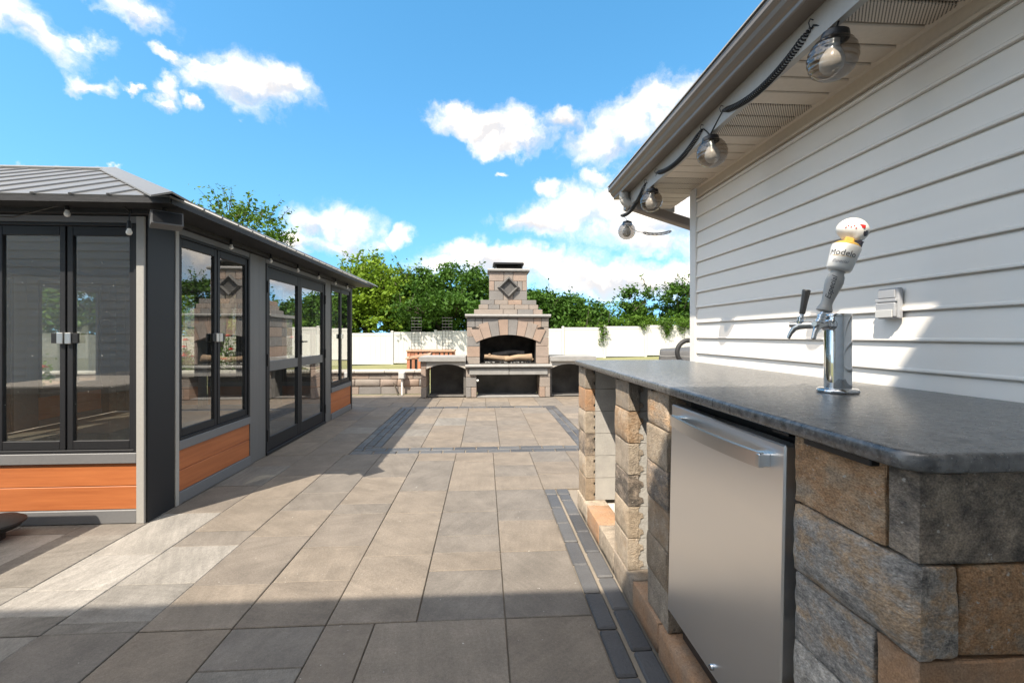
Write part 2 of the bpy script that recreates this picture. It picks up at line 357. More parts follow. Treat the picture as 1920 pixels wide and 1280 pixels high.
mat('cover_cloth', (0.06, 0.06, 0.062), (0.08, 0.08, 0.082), rough=0.75, scale=8, bump=0.3, bscale=9)
mat('stitching', (0.3, 0.3, 0.29), rough=0.8)
mat('rubber', (0.015, 0.015, 0.016), rough=0.65)
mat('umbrella_cloth', (0.35, 0.3, 0.24), rough=0.9)
glass_mat('window_glass', (0.86, 0.87, 0.855), 1.52, gain=3.3, gcol=(0.95, 0.95, 0.95), dust=0.03)     # coated double glazing
glass_mat('smoked_glass', (0.58, 0.55, 0.52), 1.9, rough=0.03)

def vented_mat():
    m = bpy.data.materials.new('vented_soffit'); m.use_nodes = True
    nt = m.node_tree; N, L = nt.nodes.new, nt.links.new
    p = nt.nodes['Principled BSDF']; p.inputs['Roughness'].default_value = 0.5
    ge = N('ShaderNodeNewGeometry'); mp = N('ShaderNodeMapping')
    mp.inputs['Rotation'].default_value = (0, 0, RAD(38)); mp.inputs['Scale'].default_value = (120, 120, 0)
    L(ge.outputs['Position'], mp.inputs['Vector'])
    fr = N('ShaderNodeVectorMath'); fr.operation = 'FRACTION'; L(mp.outputs[0], fr.inputs[0])
    sp = N('ShaderNodeSeparateXYZ'); L(fr.outputs[0], sp.inputs[0])
    def lt(s, v):
        n = N('ShaderNodeMath'); n.operation = 'LESS_THAN'; L(s, n.inputs[0]); n.inputs[1].default_value = v; return n.outputs[0]
    mu = N('ShaderNodeMath'); mu.operation = 'MULTIPLY'; L(lt(sp.outputs[0], 0.42), mu.inputs[0]); L(lt(sp.outputs[1], 0.85), mu.inputs[1])
    mx = N('ShaderNodeMix'); mx.data_type = 'RGBA'; L(mu.outputs[0], mx.inputs['Factor'])
    mx.inputs['A'].default_value = (0.6, 0.515, 0.42, 1); mx.inputs['B'].default_value = (0.1, 0.085, 0.07, 1)
    L(mx.outputs['Result'], p.inputs['Base Color'])
    MATS['vented_soffit'] = m
vented_mat()

# ------------------------------------------------------------------ mesh helpers
WL = {}
def thing(name, label, cat, loc=(0, 0, 0), group=None):
    o = bpy.data.objects.new(name, None); C.objects.link(o)
    o.location = loc; o.empty_display_size = 0.1
    WL[o.name] = Vector(loc)
    o['label'] = label; o['category'] = cat
    if group: o['group'] = group
    return o

def tag(o, label=None, cat=None, group=None, kind=None):
    for k, v in (('label', label), ('category', cat), ('group', group), ('kind', kind)):
        if v: o[k] = v
    return o

class MB:
    def __init__(s): s.v = []; s.f = []
    def add(s, vs, fs):
        n = len(s.v); s.v += [Vector(q) for q in vs]; s.f += [[i + n for i in f] for f in fs]; return s
    def box(s, x0, x1, y0, y1, z0, z1, c=0.0):
        if x0 > x1: x0, x1 = x1, x0
        if y0 > y1: y0, y1 = y1, y0
        if z0 > z1: z0, z1 = z1, z0
        h = ((x1 - x0) / 2, (y1 - y0) / 2, (z1 - z0) / 2); o = ((x0 + x1) / 2, (y0 + y1) / 2, (z0 + z1) / 2)
        c = min(c, 0.45 * min(h) * 2 / 2)
        if c <= 0:
            vs = [(o[0] + a * h[0], o[1] + b * h[1], o[2] + d * h[2]) for a in (-1, 1) for b in (-1, 1) for d in (-1, 1)]
            return s.add(vs, [(0, 1, 3, 2), (4, 6, 7, 5), (0, 4, 5, 1), (2, 3, 7, 6), (0, 2, 6, 4), (1, 5, 7, 3)])
        vs = []; ix = {}
        for a in (-1, 1):
            for b in (-1, 1):
                for d in (-1, 1):
                    for k in range(3):
                        q = [a * h[0], b * h[1], d * h[2]]
                        for j in range(3):
                            if j != k: q[j] -= math.copysign(c, q[j])
                        ix[a, b, d, k] = len(vs); vs.append((o[0] + q[0], o[1] + q[1], o[2] + q[2]))
        fs = []
        for k in range(3):
            i, j = [q for q in range(3) if q != k]
            for e in (-1, 1):
                def g(u, w):
                    t = [0, 0, 0]; t[k] = e; t[i] = u; t[j] = w; return ix[t[0], t[1], t[2], k]
                fs.append((g(-1, -1), g(1, -1), g(1, 1), g(-1, 1)))
            for u in (-1, 1):
                for w in (-1, 1):
                    def hh(e, kk):
                        t = [0, 0, 0]; t[k] = e; t[i] = u; t[j] = w; return ix[t[0], t[1], t[2], kk]
                    fs.append((hh(-1, i), hh(1, i), hh(1, j), hh(-1, j)))
        for a in (-1, 1):
            for b in (-1, 1):
                for d in (-1, 1): fs.append((ix[a, b, d, 0], ix[a, b, d, 1], ix[a, b, d, 2]))
        return s.add(vs, fs)
    def prism(s, poly, axis, a0, a1):
        n = len(poly); vs = []
        for a in (a0, a1):
            for p, q in poly:
                vs.append({'y': (p, a, q), 'x': (a, p, q), 'z': (p, q, a)}[axis])
        fs = [list(range(n)), list(range(2 * n - 1, n - 1, -1))] + [(i, (i + 1) % n, n + (i + 1) % n, n + i) for i in range(n)]
        return s.add(vs, fs)
    def tube(s, pts, r, n=8, cap=True):
        pts = [Vector(p) for p in pts]; m = len(pts)
        rs = r if isinstance(r, (list, tuple)) else [r] * m
        vs = []; up = None
        for i, p in enumerate(pts):
            t = (pts[min(i + 1, m - 1)] - pts[max(i - 1, 0)]).normalized()
            if up is None:
                up = t.orthogonal().normalized()
            else:
                up = (up - t * up.dot(t))
                up = up.normalized() if up.length > 1e-6 else t.orthogonal().normalized()
            w = t.cross(up)
            for k in range(n):
                a = 2 * math.pi * k / n
                vs.append(p + (up * math.cos(a) + w * math.sin(a)) * rs[i])
        fs = [(i * n + k, i * n + (k + 1) % n, (i + 1) * n + (k + 1) % n, (i + 1) * n + k) for i in range(m - 1) for k in range(n)]
        if cap: fs += [list(range(n)), list(range((m - 1) * n, m * n))]
        return s.add(vs, fs)
    def lathe(s, prof, n=24, M=None, close=True):
        vs = []; m = len(prof)
        for r, z in prof:
            for k in range(n):
                a = 2 * math.pi * k / n; v = Vector((r * math.cos(a), r * math.sin(a), z)); vs.append(M @ v if M else v)
        fs = [(i * n + k, i * n + (k + 1) % n, (i + 1) * n + (k + 1) % n, (i + 1) * n + k) for i in range(m - 1) for k in range(n)]
        if close: fs += [list(range(n)), list(range((m - 1) * n, m * n))]
        return s.add(vs, fs)
    def xf(s, M): s.v = [M @ v for v in s.v]; return s
    def build(s, name, m, parent=None, smooth=False, recalc=True, origin=None):
        me = bpy.data.meshes.new(name)
        if origin is None:
            lo = Vector([min(v[i] for v in s.v) for i in range(3)]); hi = Vector([max(v[i] for v in s.v) for i in range(3)])
            origin = (lo + hi) / 2
        origin = Vector(origin)
        me.from_pydata([v - origin for v in s.v], [], s.f)
        if recalc:
            bm = bmesh.new(); bm.from_mesh(me); bmesh.ops.recalc_face_normals(bm, faces=bm.faces); bm.to_mesh(me); bm.free()
        if smooth:
            me.polygons.foreach_set('use_smooth', [True] * len(me.polygons))
            if smooth != 'all': me.set_sharp_from_angle(angle=RAD(24 if smooth == 'crisp' else 40))
        me.materials.append(MATS[m])
        o = bpy.data.objects.new(name, me); C.objects.link(o)
        o.location = origin - (WL[parent.name] if parent else Vector())
        WL[o.name] = origin
        if parent: o.parent = parent
        return o

def box(name, m, parent, x0, x1, y0, y1, z0, z1, c=0.0, **k):
    return MB().box(x0, x1, y0, y1, z0, z1, c).build(name, m, parent, **k)

def struct(o): o['kind'] = 'structure'; return o

def rblock(x0, x1, y0, y1, z0, z1, r=0.006, bulge=0.0, face='-x', amp=0.0025, n=9, freq=14.0):
    """a concrete block: rounded arrises, uneven faces, optionally a bulging split face"""
    b = MB(); h = Vector(((x1 - x0) / 2, (y1 - y0) / 2, (z1 - z0) / 2)); o = Vector(((x0 + x1) / 2, (y0 + y1) / 2, (z0 + z1) / 2))
    e = 0.02
    ts = [-1] + [-1 + 2 * (i / (n - 1)) * 0.94 + 0.06 for i in range(n)] + [1]
    ts = [-1, -0.975] + [-0.94 + 1.88 * i / (n - 3) for i in range(n - 2)] + [0.975, 1]
    k = len(ts); seen = {}; seed = Vector((random.uniform(0, 90), random.uniform(0, 90), random.uniform(0, 90)))
    def vert(p):
        key = (round(p[0], 4), round(p[1], 4), round(p[2], 4))
        if key in seen: return seen[key]
        q = Vector((p[0] * h.x, p[1] * h.y, p[2] * h.z))
        inner = Vector([max(-h[i] + r, min(h[i] - r, q[i])) for i in range(3)])
        d = q - inner
        if d.length > 1e-9: q = inner + d.normalized() * r
        w = o + q
        nn = Vector([mnoise.noise(w * freq + seed + Vector((i * 17.3, 0, 0))) for i in range(3)])
        n2 = Vector([mnoise.noise(w * freq * 4.5 + seed + Vector((i * 9.1, 3, 0))) for i in range(3)])
        q = q + nn * amp + n2 * amp * 0.45
        ne = sum(1 for c_ in p if abs(c_) >= 0.97)
        if ne >= 2:                                            # worn, chipped arrises
            ch_ = max(0.0, mnoise.noise(w * 38 + seed)) * 0.004 + max(0.0, mnoise.noise(w * 11 + seed) - 0.25) * 0.008
            q = q - Vector([math.copysign(ch_, p[i]) if abs(p[i]) >= 0.97 else 0.0 for i in range(3)])
        if bulge:
            if face == '-x' and p[0] <= -0.9: q.x -= bulge * (1 - abs(p[1]) ** 9) * (1 - abs(p[2]) ** 4) * (1 + 0.5 * nn.x)
            if face == '-y' and p[1] <= -0.9: q.y -= bulge * (1 - abs(p[0]) ** 5) * (1 - abs(p[2]) ** 2.6) * (1 + 0.35 * nn.y)
        b.v.append(o + q); seen[key] = len(b.v) - 1; return seen[key]
    for ax in range(3):
        for sgn in (-1, 1):
            for i in range(k - 1):
                for j in range(k - 1):
                    f = []
                    for (u, w) in ((ts[i], ts[j]), (ts[i + 1], ts[j]), (ts[i + 1], ts[j + 1]), (ts[i], ts[j + 1])):
                        p = [0, 0, 0]; p[ax] = sgn; p[(ax + 1) % 3] = u; p[(ax + 2) % 3] = w; f.append(vert(p))
                    b.f.append(f if sgn > 0 else f[::-1])
    return b

# ================================================================== the setting
def lawn_z(x, y):
    far = max(-0.55, min(0.3, -0.2 + 0.0275 * x))
    t = max(0.0, min(1.0, (y - 9.6) / 14.0))
    return (-0.16 + (far + 0.16) * t) if y > 9.6 else -0.16

def build_ground():
    b = MB(); xs = [-400, -120, -60, -40] + list(range(-30, 31, 2)) + [40, 60, 120, 400]; ys = [-400, -100, -40, -10, 0, 4, 8] + list(range(9, 40, 1)) + [50, 70, 120, 400]
    for y in ys:
        for x in xs: b.v.append(Vector((x, y, lawn_z(max(-13, min(13, x)), y) + (0.02 * mnoise.noise(Vector((x * .4, y * .4, 0))) if abs(x) < 30 and 9 < y < 40 else 0))))
    n = len(xs)
    for j in range(len(ys) - 1):
        for i in range(n - 1): b.f.append([j * n + i, j * n + i + 1, (j + 1) * n + i + 1, (j + 1) * n + i])
    struct(b.build('lawn', 'lawn', smooth='all', recalc=False))
build_ground()

patio = struct(box('patio', 'joint_sand', None, -9.2, 6.2, -1.38, 9.32, -0.15, -0.013))
patio['label'] = 'large patio of tan slabs edged with charcoal cobbles'
WLp = WL[patio.name]

COLX = [0.463 - 0.373 * i for i in range(24)]      # column joints of the slab paving
J = 0.0021                                           # half a joint
def slab(x0, x1, y0, y1, m='paver'):
    if x1 - x0 < 0.03 or y1 - y0 < 0.03: return
    dz = random.uniform(-0.0015, 0.0015)
    box('paving_slab', m, patio, x0 + J, x1 - J, y0 + J, y1 - J, -0.05, dz, 0.003)
def cobble(x0, x1, y0, y1):
    g = 0.0045 + random.uniform(0, 0.001); dz = random.uniform(-0.002, 0.002); s = [random.uniform(-.0015, .0015) for _ in range(4)]
    box('cobble', 'cobble', patio, x0 + g + s[0], x1 - g + s[1], y0 + g + s[2], y1 - g + s[3], -0.05, dz, 0.007)

def column(x0, x1, y0, y1, joints=None, m=None):
    """slabs of one column; without given joints the lengths are drawn"""
    if joints is None:
        joints = []; y = y0 + random.choice([0.19, 0.373, 0.56, 0.3])
        while y < y1 - 0.16:
            joints.append(y); y += random.choice([0.373, 0.56, 0.56, 0.373, 0.19, 0.42])
    ys = [y0] + [q for q in joints if y0 < q < y1] + [y1]
    for a, b in zip(ys, ys[1:]):
        mm = m or ('cool_paver' if ((x1 < -1.7 and b < 3.4 and random.random() < 0.9) or (x1 < -1.3 and 1.9 < b < 2.8 and random.random() < 0.5) or random.random() < 0.04) else 'paver')
        slab(x0, x1, a, b, mm)

def build_patio():
    yr = 1.93
    # foreground rows, up to the joint that runs right across
    slab(0.09, 0.463, 1.37, yr); slab(0.09, 0.463, 0.8, 1.37)
    slab(-0.455, 0.09, 1.37, yr); slab(-0.283, 0.09, 0.8, 1.37)
    slab(-0.656, -0.455, 1.37, yr); slab(-0.656, -0.283, 0.8, 1.37)
    column(-1.03, -0.656, 0.8, yr, [1.32, 1.69])
    column(-1.4, -1.03, 0.8, yr, [1.22])
    column(-1.775, -1.4, 0.8, yr, [1.58])
    for k in range(6, 10): column(COLX[k + 1], COLX[k], 0.6, yr)
    # the field in front of the frame
    column(0.09, 0.463, yr, 4.67, [2.52, 2.94, 3.12, 3.54, 3.86, 4.2])
    column(-0.283, 0.09, yr, 4.67, [2.34, 2.53, 2.74, 3.11, 3.54, 4.35])
    column(-0.656, -0.283, yr, 4.67, [2.515, 3.11, 3.54, 4.1, 4.4])
    column(-1.03, -0.656, yr, 4.67, [2.28, 2.64, 3.11, 3.3, 3.9])
    column(-1.4, -1.03, yr, 4.67, [2.26, 2.8, 3.2, 3.55, 4.15])
    column(-1.775, -1.4, yr, 4.67, [2.0, 2.3, 2.7, 2.9, 3.45, 4.0])
    column(-2.148, -1.775, yr, 4.67, [2.06, 2.27, 2.62, 3.2, 3.75, 4.3])
    for k in range(7, 12): column(COLX[k + 1], COLX[k], yr, 3.4)
    for k in range(7, 10): column(COLX[k + 1], COLX[k], 3.4, 7.7)
    # right of the field, beyond the bar
    for x0, x1 in ((0.463, 0.84), (0.84, 1.21), (1.21, 1.58), (1.58, 1.95)): column(x0, x1, 3.535 if x0 < 0.5 else 3.3, 4.67)
    # charcoal frame: near and far bands, two side bands
    y = 4.67
    x = -1.37
    while x < 1.2: cobble(x, min(x + 0.235, 1.2), 4.67, 4.795) ; x += 0.235
    x = -1.37 + 0.11
    cobble(-1.37, x, 4.795, 4.92)
    while x < 1.2: cobble(x, min(x + 0.235, 1.2), 4.795, 4.92); x += 0.235
    x = -1.37
    while x < 1.2: cobble(x, min(x + 0.235, 1.2), 7.52, 7.7); x += 0.235
    for x0, x1, o in ((-1.37, -1.28, 0), (-1.28, -1.19, .1), (-1.19, -1.1, .05), (1.02, 1.11, 0), (1.11, 1.2, .1)):
        q = 4.92
        if o: cobble(x0, x1, q, q + o); q += o
        while q < 7.5: cobble(x0, x1, q, min(q + 0.235, 7.52)); q += 0.235
    for i in range(5):
        column(-1.1 + i * 0.424, -1.1 + (i + 1) * 0.424, 4.92, 7.52)
    for x0, x1 in ((-1.775, -1.37), (-2.148, -1.775)): column(x0, x1, 4.67, 7.7)
    for x0, x1 in ((1.2, 1.58), (1.58, 1.95), (1.95, 2.32)): column(x0, x1, 4.67, 7.7)
    # strip before the fireplace and the seat wall
    x = -3.4
    while x < 2.2:
        w = random.choice([0.42, 0.5, 0.373])
        slab(x, x + w, 7.7, 8.2); slab(x, x + w, 8.2, 8.74)
        if x + w < -1.19: slab(x, x + w, 8.74, 9.31)
        x += w
    # two rows of charcoal cobbles along the bar
    cobble(0.463, 0.556, 3.41, 3.53); cobble(0.556, 0.655, 3.41, 3.53)
    q = 3.41
    while q > 0.7: cobble(0.463, 0.552, q - 0.262, q); q -= 0.262
    q = 3.41
    cobble(0.56, 0.65, q - 0.13, q); q -= 0.13
    while q > 0.7: cobble(0.56, 0.65, q - 0.262, q); q -= 0.262
build_patio()

# ================================================================== the house
def build_house():
    H = thing('house', 'light grey vinyl sided house with tan eave beside the bar', 'house', (1.42, 0, 0))
    XW, YE, ZS = 1.42, 3.0, 2.18
    box('wall', 'siding', H, XW, 7.5, -1.36, YE, -0.1, 2.3)
    e = 0.1
    z = 0.08; k = 0
    ptop = ZS - 0.075
    while z < ptop - 0.02:
        z1 = min(z + e, ptop)
        poly = [(XW - 0.001, z), (XW - 0.017, z), (XW - 0.0185, z + 0.002), (XW - 0.0185, z + 0.007), (XW - 0.015, z + 0.012), (XW - 0.007, z1 - 0.0065), (XW - 0.001, z1 - 0.0065)]
        MB().prism(poly, 'y', -1.3, YE - 0.06).build('siding_board', 'siding', H)
        z += e; k += 1
    # corner post, frieze under the soffit
    MB().box(XW - 0.024, XW + 0.07, YE - 0.062, YE + 0.02, -0.02, ZS - 0.003, 0.004).build('corner_post', 'white_trim', H)
    MB().prism([(XW, ptop), (XW - 0.02, ptop), (XW - 0.022, ptop + 0.01), (XW - 0.012, ptop + 0.016), (XW - 0.012, ZS - 0.014), (XW - 0.03, ZS - 0.002), (XW, ZS - 0.002)], 'y', -1.3, YE - 0.064).build('frieze', 'soffit', H)
    # soffit: one panel per groove, two groups of them perforated
    y = -0.25; w = 0.1
    while y < 3.44:
        v = 1.88 < y + 0.05 < 2.2 or 2.72 < y + 0.05 < 3.02 or 1.05 < y + 0.05 < 1.35
        MB().prism([(y + 0.009, ZS + 0.012), (y + 0.009, ZS - 0.003), (y + 0.013, ZS - 0.007), (y + w - 0.004, ZS - 0.007), (y + w, ZS - 0.003), (y + w, ZS + 0.012)], 'x', 1.082, XW + 0.02 if y > YE else XW - 0.004).build('soffit_panel', 'vented_soffit' if v else 'soffit', H)
        y += w
    box('soffit_backing', 'gutter', H, 1.09, XW, -1.3, 3.44, ZS + 0.014, ZS + 0.03)
    MB().prism([(1.07, 2.155), (1.095, 2.155), (1.095, 2.172), (1.082, 2.172), (1.082, 2.33), (1.07, 2.33)], 'y', -1.3, 3.45).build('fascia', 'fascia', H)
    MB().box(1.083, XW + 0.05, 3.436, 3.452, 2.15, 2.34).build('end_board', 'fascia', H)
    g = [(1.068, 2.336), (1.068, 2.247), (1.004, 2.245), (1.0, 2.25), (0.999, 2.262), (0.99, 2.268), (0.979, 2.282), (0.973, 2.297), (0.962, 2.303), (0.957, 2.31), (0.957, 2.334), (0.968, 2.334), (0.968, 2.328)]
    gi = [(1.06, 2.336), (1.06, 2.256), (1.008, 2.254)]
    gut = MB().prism(g[:-1] + [(0.965, 2.33)], 'y', -1.3, 3.47).build('gutter', 'gutter', H)
    MB().prism([(0.955, 2.337), (0.955, 2.345), (4.5, 3.6), (4.5, 3.57), (1.1, 2.337)], 'y', -1.3, 3.46).build('roof', 'shingle', H)
    MB().prism([(0.95, 2.338), (0.95, 2.3435), (1.0, 2.362), (1.0, 2.356)], 'y', -1.3, 3.475).build('drip_edge', 'fascia', H)
    # downspout: outlet elbow with crimps, pipe back to the corner and down the gable wall
    dn = MB()
    path = [(1.03, 3.3, 2.25), (1.03, 3.3, 2.215), (1.037, 3.298, 2.188), (1.06, 3.29, 2.163), (1.09, 3.28, 2.147)]
    d = MB()
    P = []
    for i in range(len(path) - 1):
        for k in range(4): P.append(Vector(path[i]).lerp(Vector(path[i + 1]), k / 4))
    P.append(Vector(path[-1]))
    d.tube(P, [0.034 + (0.003 if i % 2 else 0) for i in range(len(P))], 10).build('downspout_elbow', 'fascia', H, smooth=True)
    def rect_tube(bm, pts, w, h):
        pts = [Vector(p) for p in pts]
        for i, p in enumerate(pts):
            t = (pts[min(i + 1, len(pts) - 1)] - pts[max(i - 1, 0)]).normalized()
            side = Vector((0, 1, 0)) if abs(t.y) < 0.9 else Vector((1, 0, 0)); up = t.cross(side).normalized(); side = up.cross(t).normalized()
            c = 0.008
            for a, b in ((-w + c, -h), (w - c, -h), (w, -h + c), (w, h - c), (w - c, h), (-w + c, h), (-w, h - c), (-w, -h + c)): bm.v.append(p + side * a + up * b)
        for i in range(len(pts) - 1):
            for k in range(8): bm.f.append([i * 8 + k, i * 8 + (k + 1) % 8, i * 8 + 8 + (k + 1) % 8, i * 8 + 8 + k])
    pm = MB(); rect_tube(pm, [(1.075, 3.285, 2.155), (1.2, 3.22, 2.09), (1.5, 3.09, 1.95), (1.56, 3.065, 1.9), (1.57, 3.06, 1.8), (1.57, 3.06, 0.1)], 0.03, 0.034)
    pm.build('downspout', 'gutter', H)
    # the taller rear wing behind the camera, with the eave that shades the patio
    box('rear_wall', 'siding', H, -8.5, 7.5, -4.4, -1.4, -0.1, 5.25)
    s = MB(); z = 0.05
    while z < 5.2:
        s.prism([(-1.399, z), (-1.383, z), (-1.395, z + 0.129), (-1.399, z + 0.129)], 'x', -8.4, 1.4); z += 0.13
    s.build('rear_siding', 'siding', H)
    box('rear_eave', 'soffit', H, -8.8, 7.8, -4.6, -1.19, 5.26, 5.42)
    MB().prism([(-1.18, 5.43), (-1.18, 5.46), (-2.9, 6.5), (-4.8, 5.46), (-4.8, 5.43)], 'x', -8.85, 7.85).build('rear_roof', 'shingle', H)
    wn = box('window', 'white_trim', H, -4.6, -3.2, -1.395, -1.36, 0.9, 2.1)
    box('pane', 'window_glass', wn, -4.53, -3.27, -1.358, -1.352, 0.97, 2.03)
build_house()

# weatherproof outlet on the siding
o = thing('outlet_cover', 'grey weatherproof outlet cover on the siding behind the beer tap', 'outlet', (1.4, 1.485, 1.31))
box('back_plate', 'outlet_grey', o, 1.385, 1.404, 1.443, 1.527, 1.256, 1.36, 0.004)
box('cover', 'outlet_grey', o, 1.374, 1.3845, 1.447, 1.522, 1.262, 1.31, 0.003)
box('lower_flap', 'grey_plastic', o, 1.3685, 1.3735, 1.452, 1.517, 1.26, 1.286, 0.002)
box('hinge', 'outlet_grey', o, 1.376, 1.3845, 1.444, 1.526, 1.313, 1.324, 0.003)
box('upper_flap', 'outlet_grey', o, 1.379, 1.3845, 1.452, 1.517, 1.327, 1.354, 0.002)

# ================================================================== the bar
def build_bar():
    B = thing('outdoor_bar', 'outdoor bar of tan and grey stone blocks with dark granite top', 'bar', (0.65, 1.9, 0))
    ZT = 1.025
    # granite top with eased edge and a clipped, rounded near corner
    x0, x1, y0, y1 = 0.628, 1.399, 0.628, 3.16
    poly = []
    def arc(cx, cy, r, a0, a1, n=7):
        for i in range(n + 1):
            a = RAD(a0 + (a1 - a0) * i / n); poly.append((cx + r * math.cos(a), cy + r * math.sin(a)))
    arc(x0 + 0.045, y0 + 0.045, 0.045, 180, 270); poly.append((x1, y0)); poly.append((x1, y1)); arc(x0 + 0.03, y1 - 0.03, 0.03, 90, 180)
    b = MB(); n = len(poly); cx, cy = (x0 + x1) / 2, (y0 + y1) / 2
    prof = [(0.006, 0.0), (0.0015, 0.0025), (0, 0.007), (0, 0.022), (0.002, 0.0265), (0.005, 0.0288), (0.01, 0.03)]
    for inset, dz in prof:
        for (px, py) in poly:
            sx = (px - cx) / abs(px - cx); sy = (py - cy) / abs(py - cy)
            fx = max(0, 1 - max(0, (abs(px - cx) < (x1 - x0) / 2 - 0.046)) ); 
            d = Vector((px - cx, py - cy)); ux = 1 if abs(d.x) > (x1 - x0) / 2 - 0.02 else 0.5 if abs(d.x) > (x1 - x0) / 2 - 0.04 else 0
            uy = 1 if abs(d.y) > (y1 - y0) / 2 - 0.02 else 0.5 if abs(d.y) > (y1 - y0) / 2 - 0.04 else 0
            b.v.append(Vector((px - sx * inset * ux, py - sy * inset * uy, ZT - 0.03 + dz)))
    m = len(prof)
    for i in range(m - 1):
        for k in range(n): b.f.append([i * n + k, i * n + (k + 1) % n, (i + 1) * n + (k + 1) % n, (i + 1) * n + k])
    b.f.append(list(range(n))); b.f.append(list(range((m - 1) * n, m * n)))
    b.build('countertop', 'granite', B, smooth=True)
    ch = 0.145; zb = 0.126
    XF = 0.658
    # plinth course
    q = 3.14
    while q > 0.68:
        q0 = max(q - 0.295, 0.66)
        rblock(0.648, 0.79, q0 + 0.002, q - 0.002, 0.003, zb - 0.002, r=0.004, amp=0.002, n=6).build('plinth_block', 'orange_block' if random.random() < 0.45 else 'tan_block', B, smooth='all')
        q -= 0.295
    # pillars: a face unit and a backer block keyed together
    def tooth(z0, kind, gap):
        if kind == 'hole':
            pts = [(0, 0.0), (0, 0.026), (0.0085, 0.026), (0.0085, 0.044), (0, 0.046), (0, 0.098), (0.0085, 0.098), (0.0085, 0.116), (0, 0.118), (0, 0.1425)]
        else:
            pts = [(0, 0.0), (0, 0.012), (0.016, 0.018), (0.012, 0.036), (-0.008, 0.044), (-0.008, 0.062), (0, 0.07), (0, 0.085), (0.016, 0.092), (0.012, 0.11), (-0.008, 0.118), (-0.008, 0.134), (0, 0.1425)]
        return [(dx, z0 + dz) for dx, dz in pts]
    def pillar(ya, yb, kind, deep, mats, xe=1.06):
        for i in range(6):
            z0 = zb + i * ch; jx = random.uniform(-0.004, 0.004); xf = XF + jx; xs = XF + deep
            t = tooth(z0, kind, 0)
            sgn = -1 if kind == 'hole' else 1
            c = 0.006
            split = mats[i][1]
            jag = MB()
            jag.prism([(xf + 0.03, z0 + 0.0005), (xf + 0.03, z0 + ch - 0.003)] + [(xs + sgn * dx, z) for dx, z in reversed(t)], 'y', ya + 0.002, yb - 0.002)
            fb = rblock(xf, xf + 0.05, ya, yb, z0, z0 + ch - 0.003, r=0.002, bulge=0.01 if split else 0.001, amp=0.0014, n=11)
            fb.add(jag.v, jag.f)
            fb.build('face_block', mats[i][0], B, smooth='crisp')
            jag = MB()
            t2 = [(xs + (sgn * dx if kind != 'hole' else -0.0) + 0.0022, z) for dx, z in t]
            jag.prism(t2 + [(xe, z0 + ch - 0.003), (xe, z0 + 0.0005)], 'y', ya + 0.004 + random.uniform(0, .002), yb - 0.004)
            jag.build('backer_block', 'concrete_block', B)
    pillar(2.925, 3.13, 'hole', 0.062, [('tan_block', 0), ('tan_block', 1), ('wall_block', 0), ('tan_block', 1), ('orange_block', 0), ('tan_block', 0)])
    pillar(2.045, 2.255, 'zig', 0.056, [('tan_block', 0), ('tan_block', 1), ('wall_block', 0), ('tan_block', 0), ('tan_block', 1), ('tan_block', 0)])
    pillar(1.6, 1.805, 'zig', 0.056, [('tan_block', 0), ('tan_block', 1), ('tan_block', 0), ('wall_block', 1), ('tan_block', 0), ('wall_block', 1)], xe=0.95)
    # back of the cabinet bays and their floor
    box('bay_back', 'concrete_block', B, 1.3, 1.37, 1.62, 3.1, 0.04, 0.99)
    box('bay_floor', 'pale_slab', B, 0.795, 1.295, 1.62, 3.1, 0.003, zb - 0.03)
    box('bay_lining', 'dark_block', B, 1.3, 1.36, 0.95, 1.595, 0.01, 0.985)
    # near pier beside the cooler: alternate smooth and split courses
    for i in range(6):
        z0 = zb + (5 - i) * ch; z1 = z0 + ch - 0.004
        if i % 2 == 0:
            cut = 0.708 if i % 4 == 0 else 0.73
            rblock(XF, XF + 0.12, cut + 0.002, 0.928, z0, z1, amp=0.0012, n=16, r=0.002).build('pier_block', ['wall_block', 'grey_block', 'wall_block'][i // 2], B, smooth='crisp')
            rblock(XF + 0.002, XF + 0.3, 0.652, cut - 0.002, z0, z1, amp=0.001, n=16, r=0.002).build('end_block', ['wall_block', 'orange_block', 'wall_block'][i // 2], B, smooth='crisp')
            q = XF + 0.304
        else:
            rblock(XF, XF + 0.062, 0.65, 0.93, z0, z1, r=0.003, amp=0.003, bulge=0.016, n=24, freq=20).build('split_block', 'grey_block', B, smooth='crisp')
            q = XF + 0.067
        while q < 1.38:
            q1 = min(q + 0.3, 1.385)
            rblock(q, q1 - 0.004, 0.653, 0.72, z0, z1, amp=0.002, n=8, bulge=0.008 if i % 2 else 0, face='-y').build('end_block', 'wall_block', B, smooth='crisp')
            q = q1
    box('pier_core', 'dark_block', B, 0.79, 1.36, 0.745, 0.925, 0.01, 0.985)
    # flat steel brackets carrying the overhang
    for y in (2.98, 2.2, 1.74):
        box('bracket', 'black_metal', B, 0.64, 0.8, y - 0.03, y + 0.03, 0.9865, 0.9945)
    box('bracket', 'black_metal', B, 0.642, 0.9, 0.72, 0.88, 0.981, 0.9945, 0.002)
build_bar()

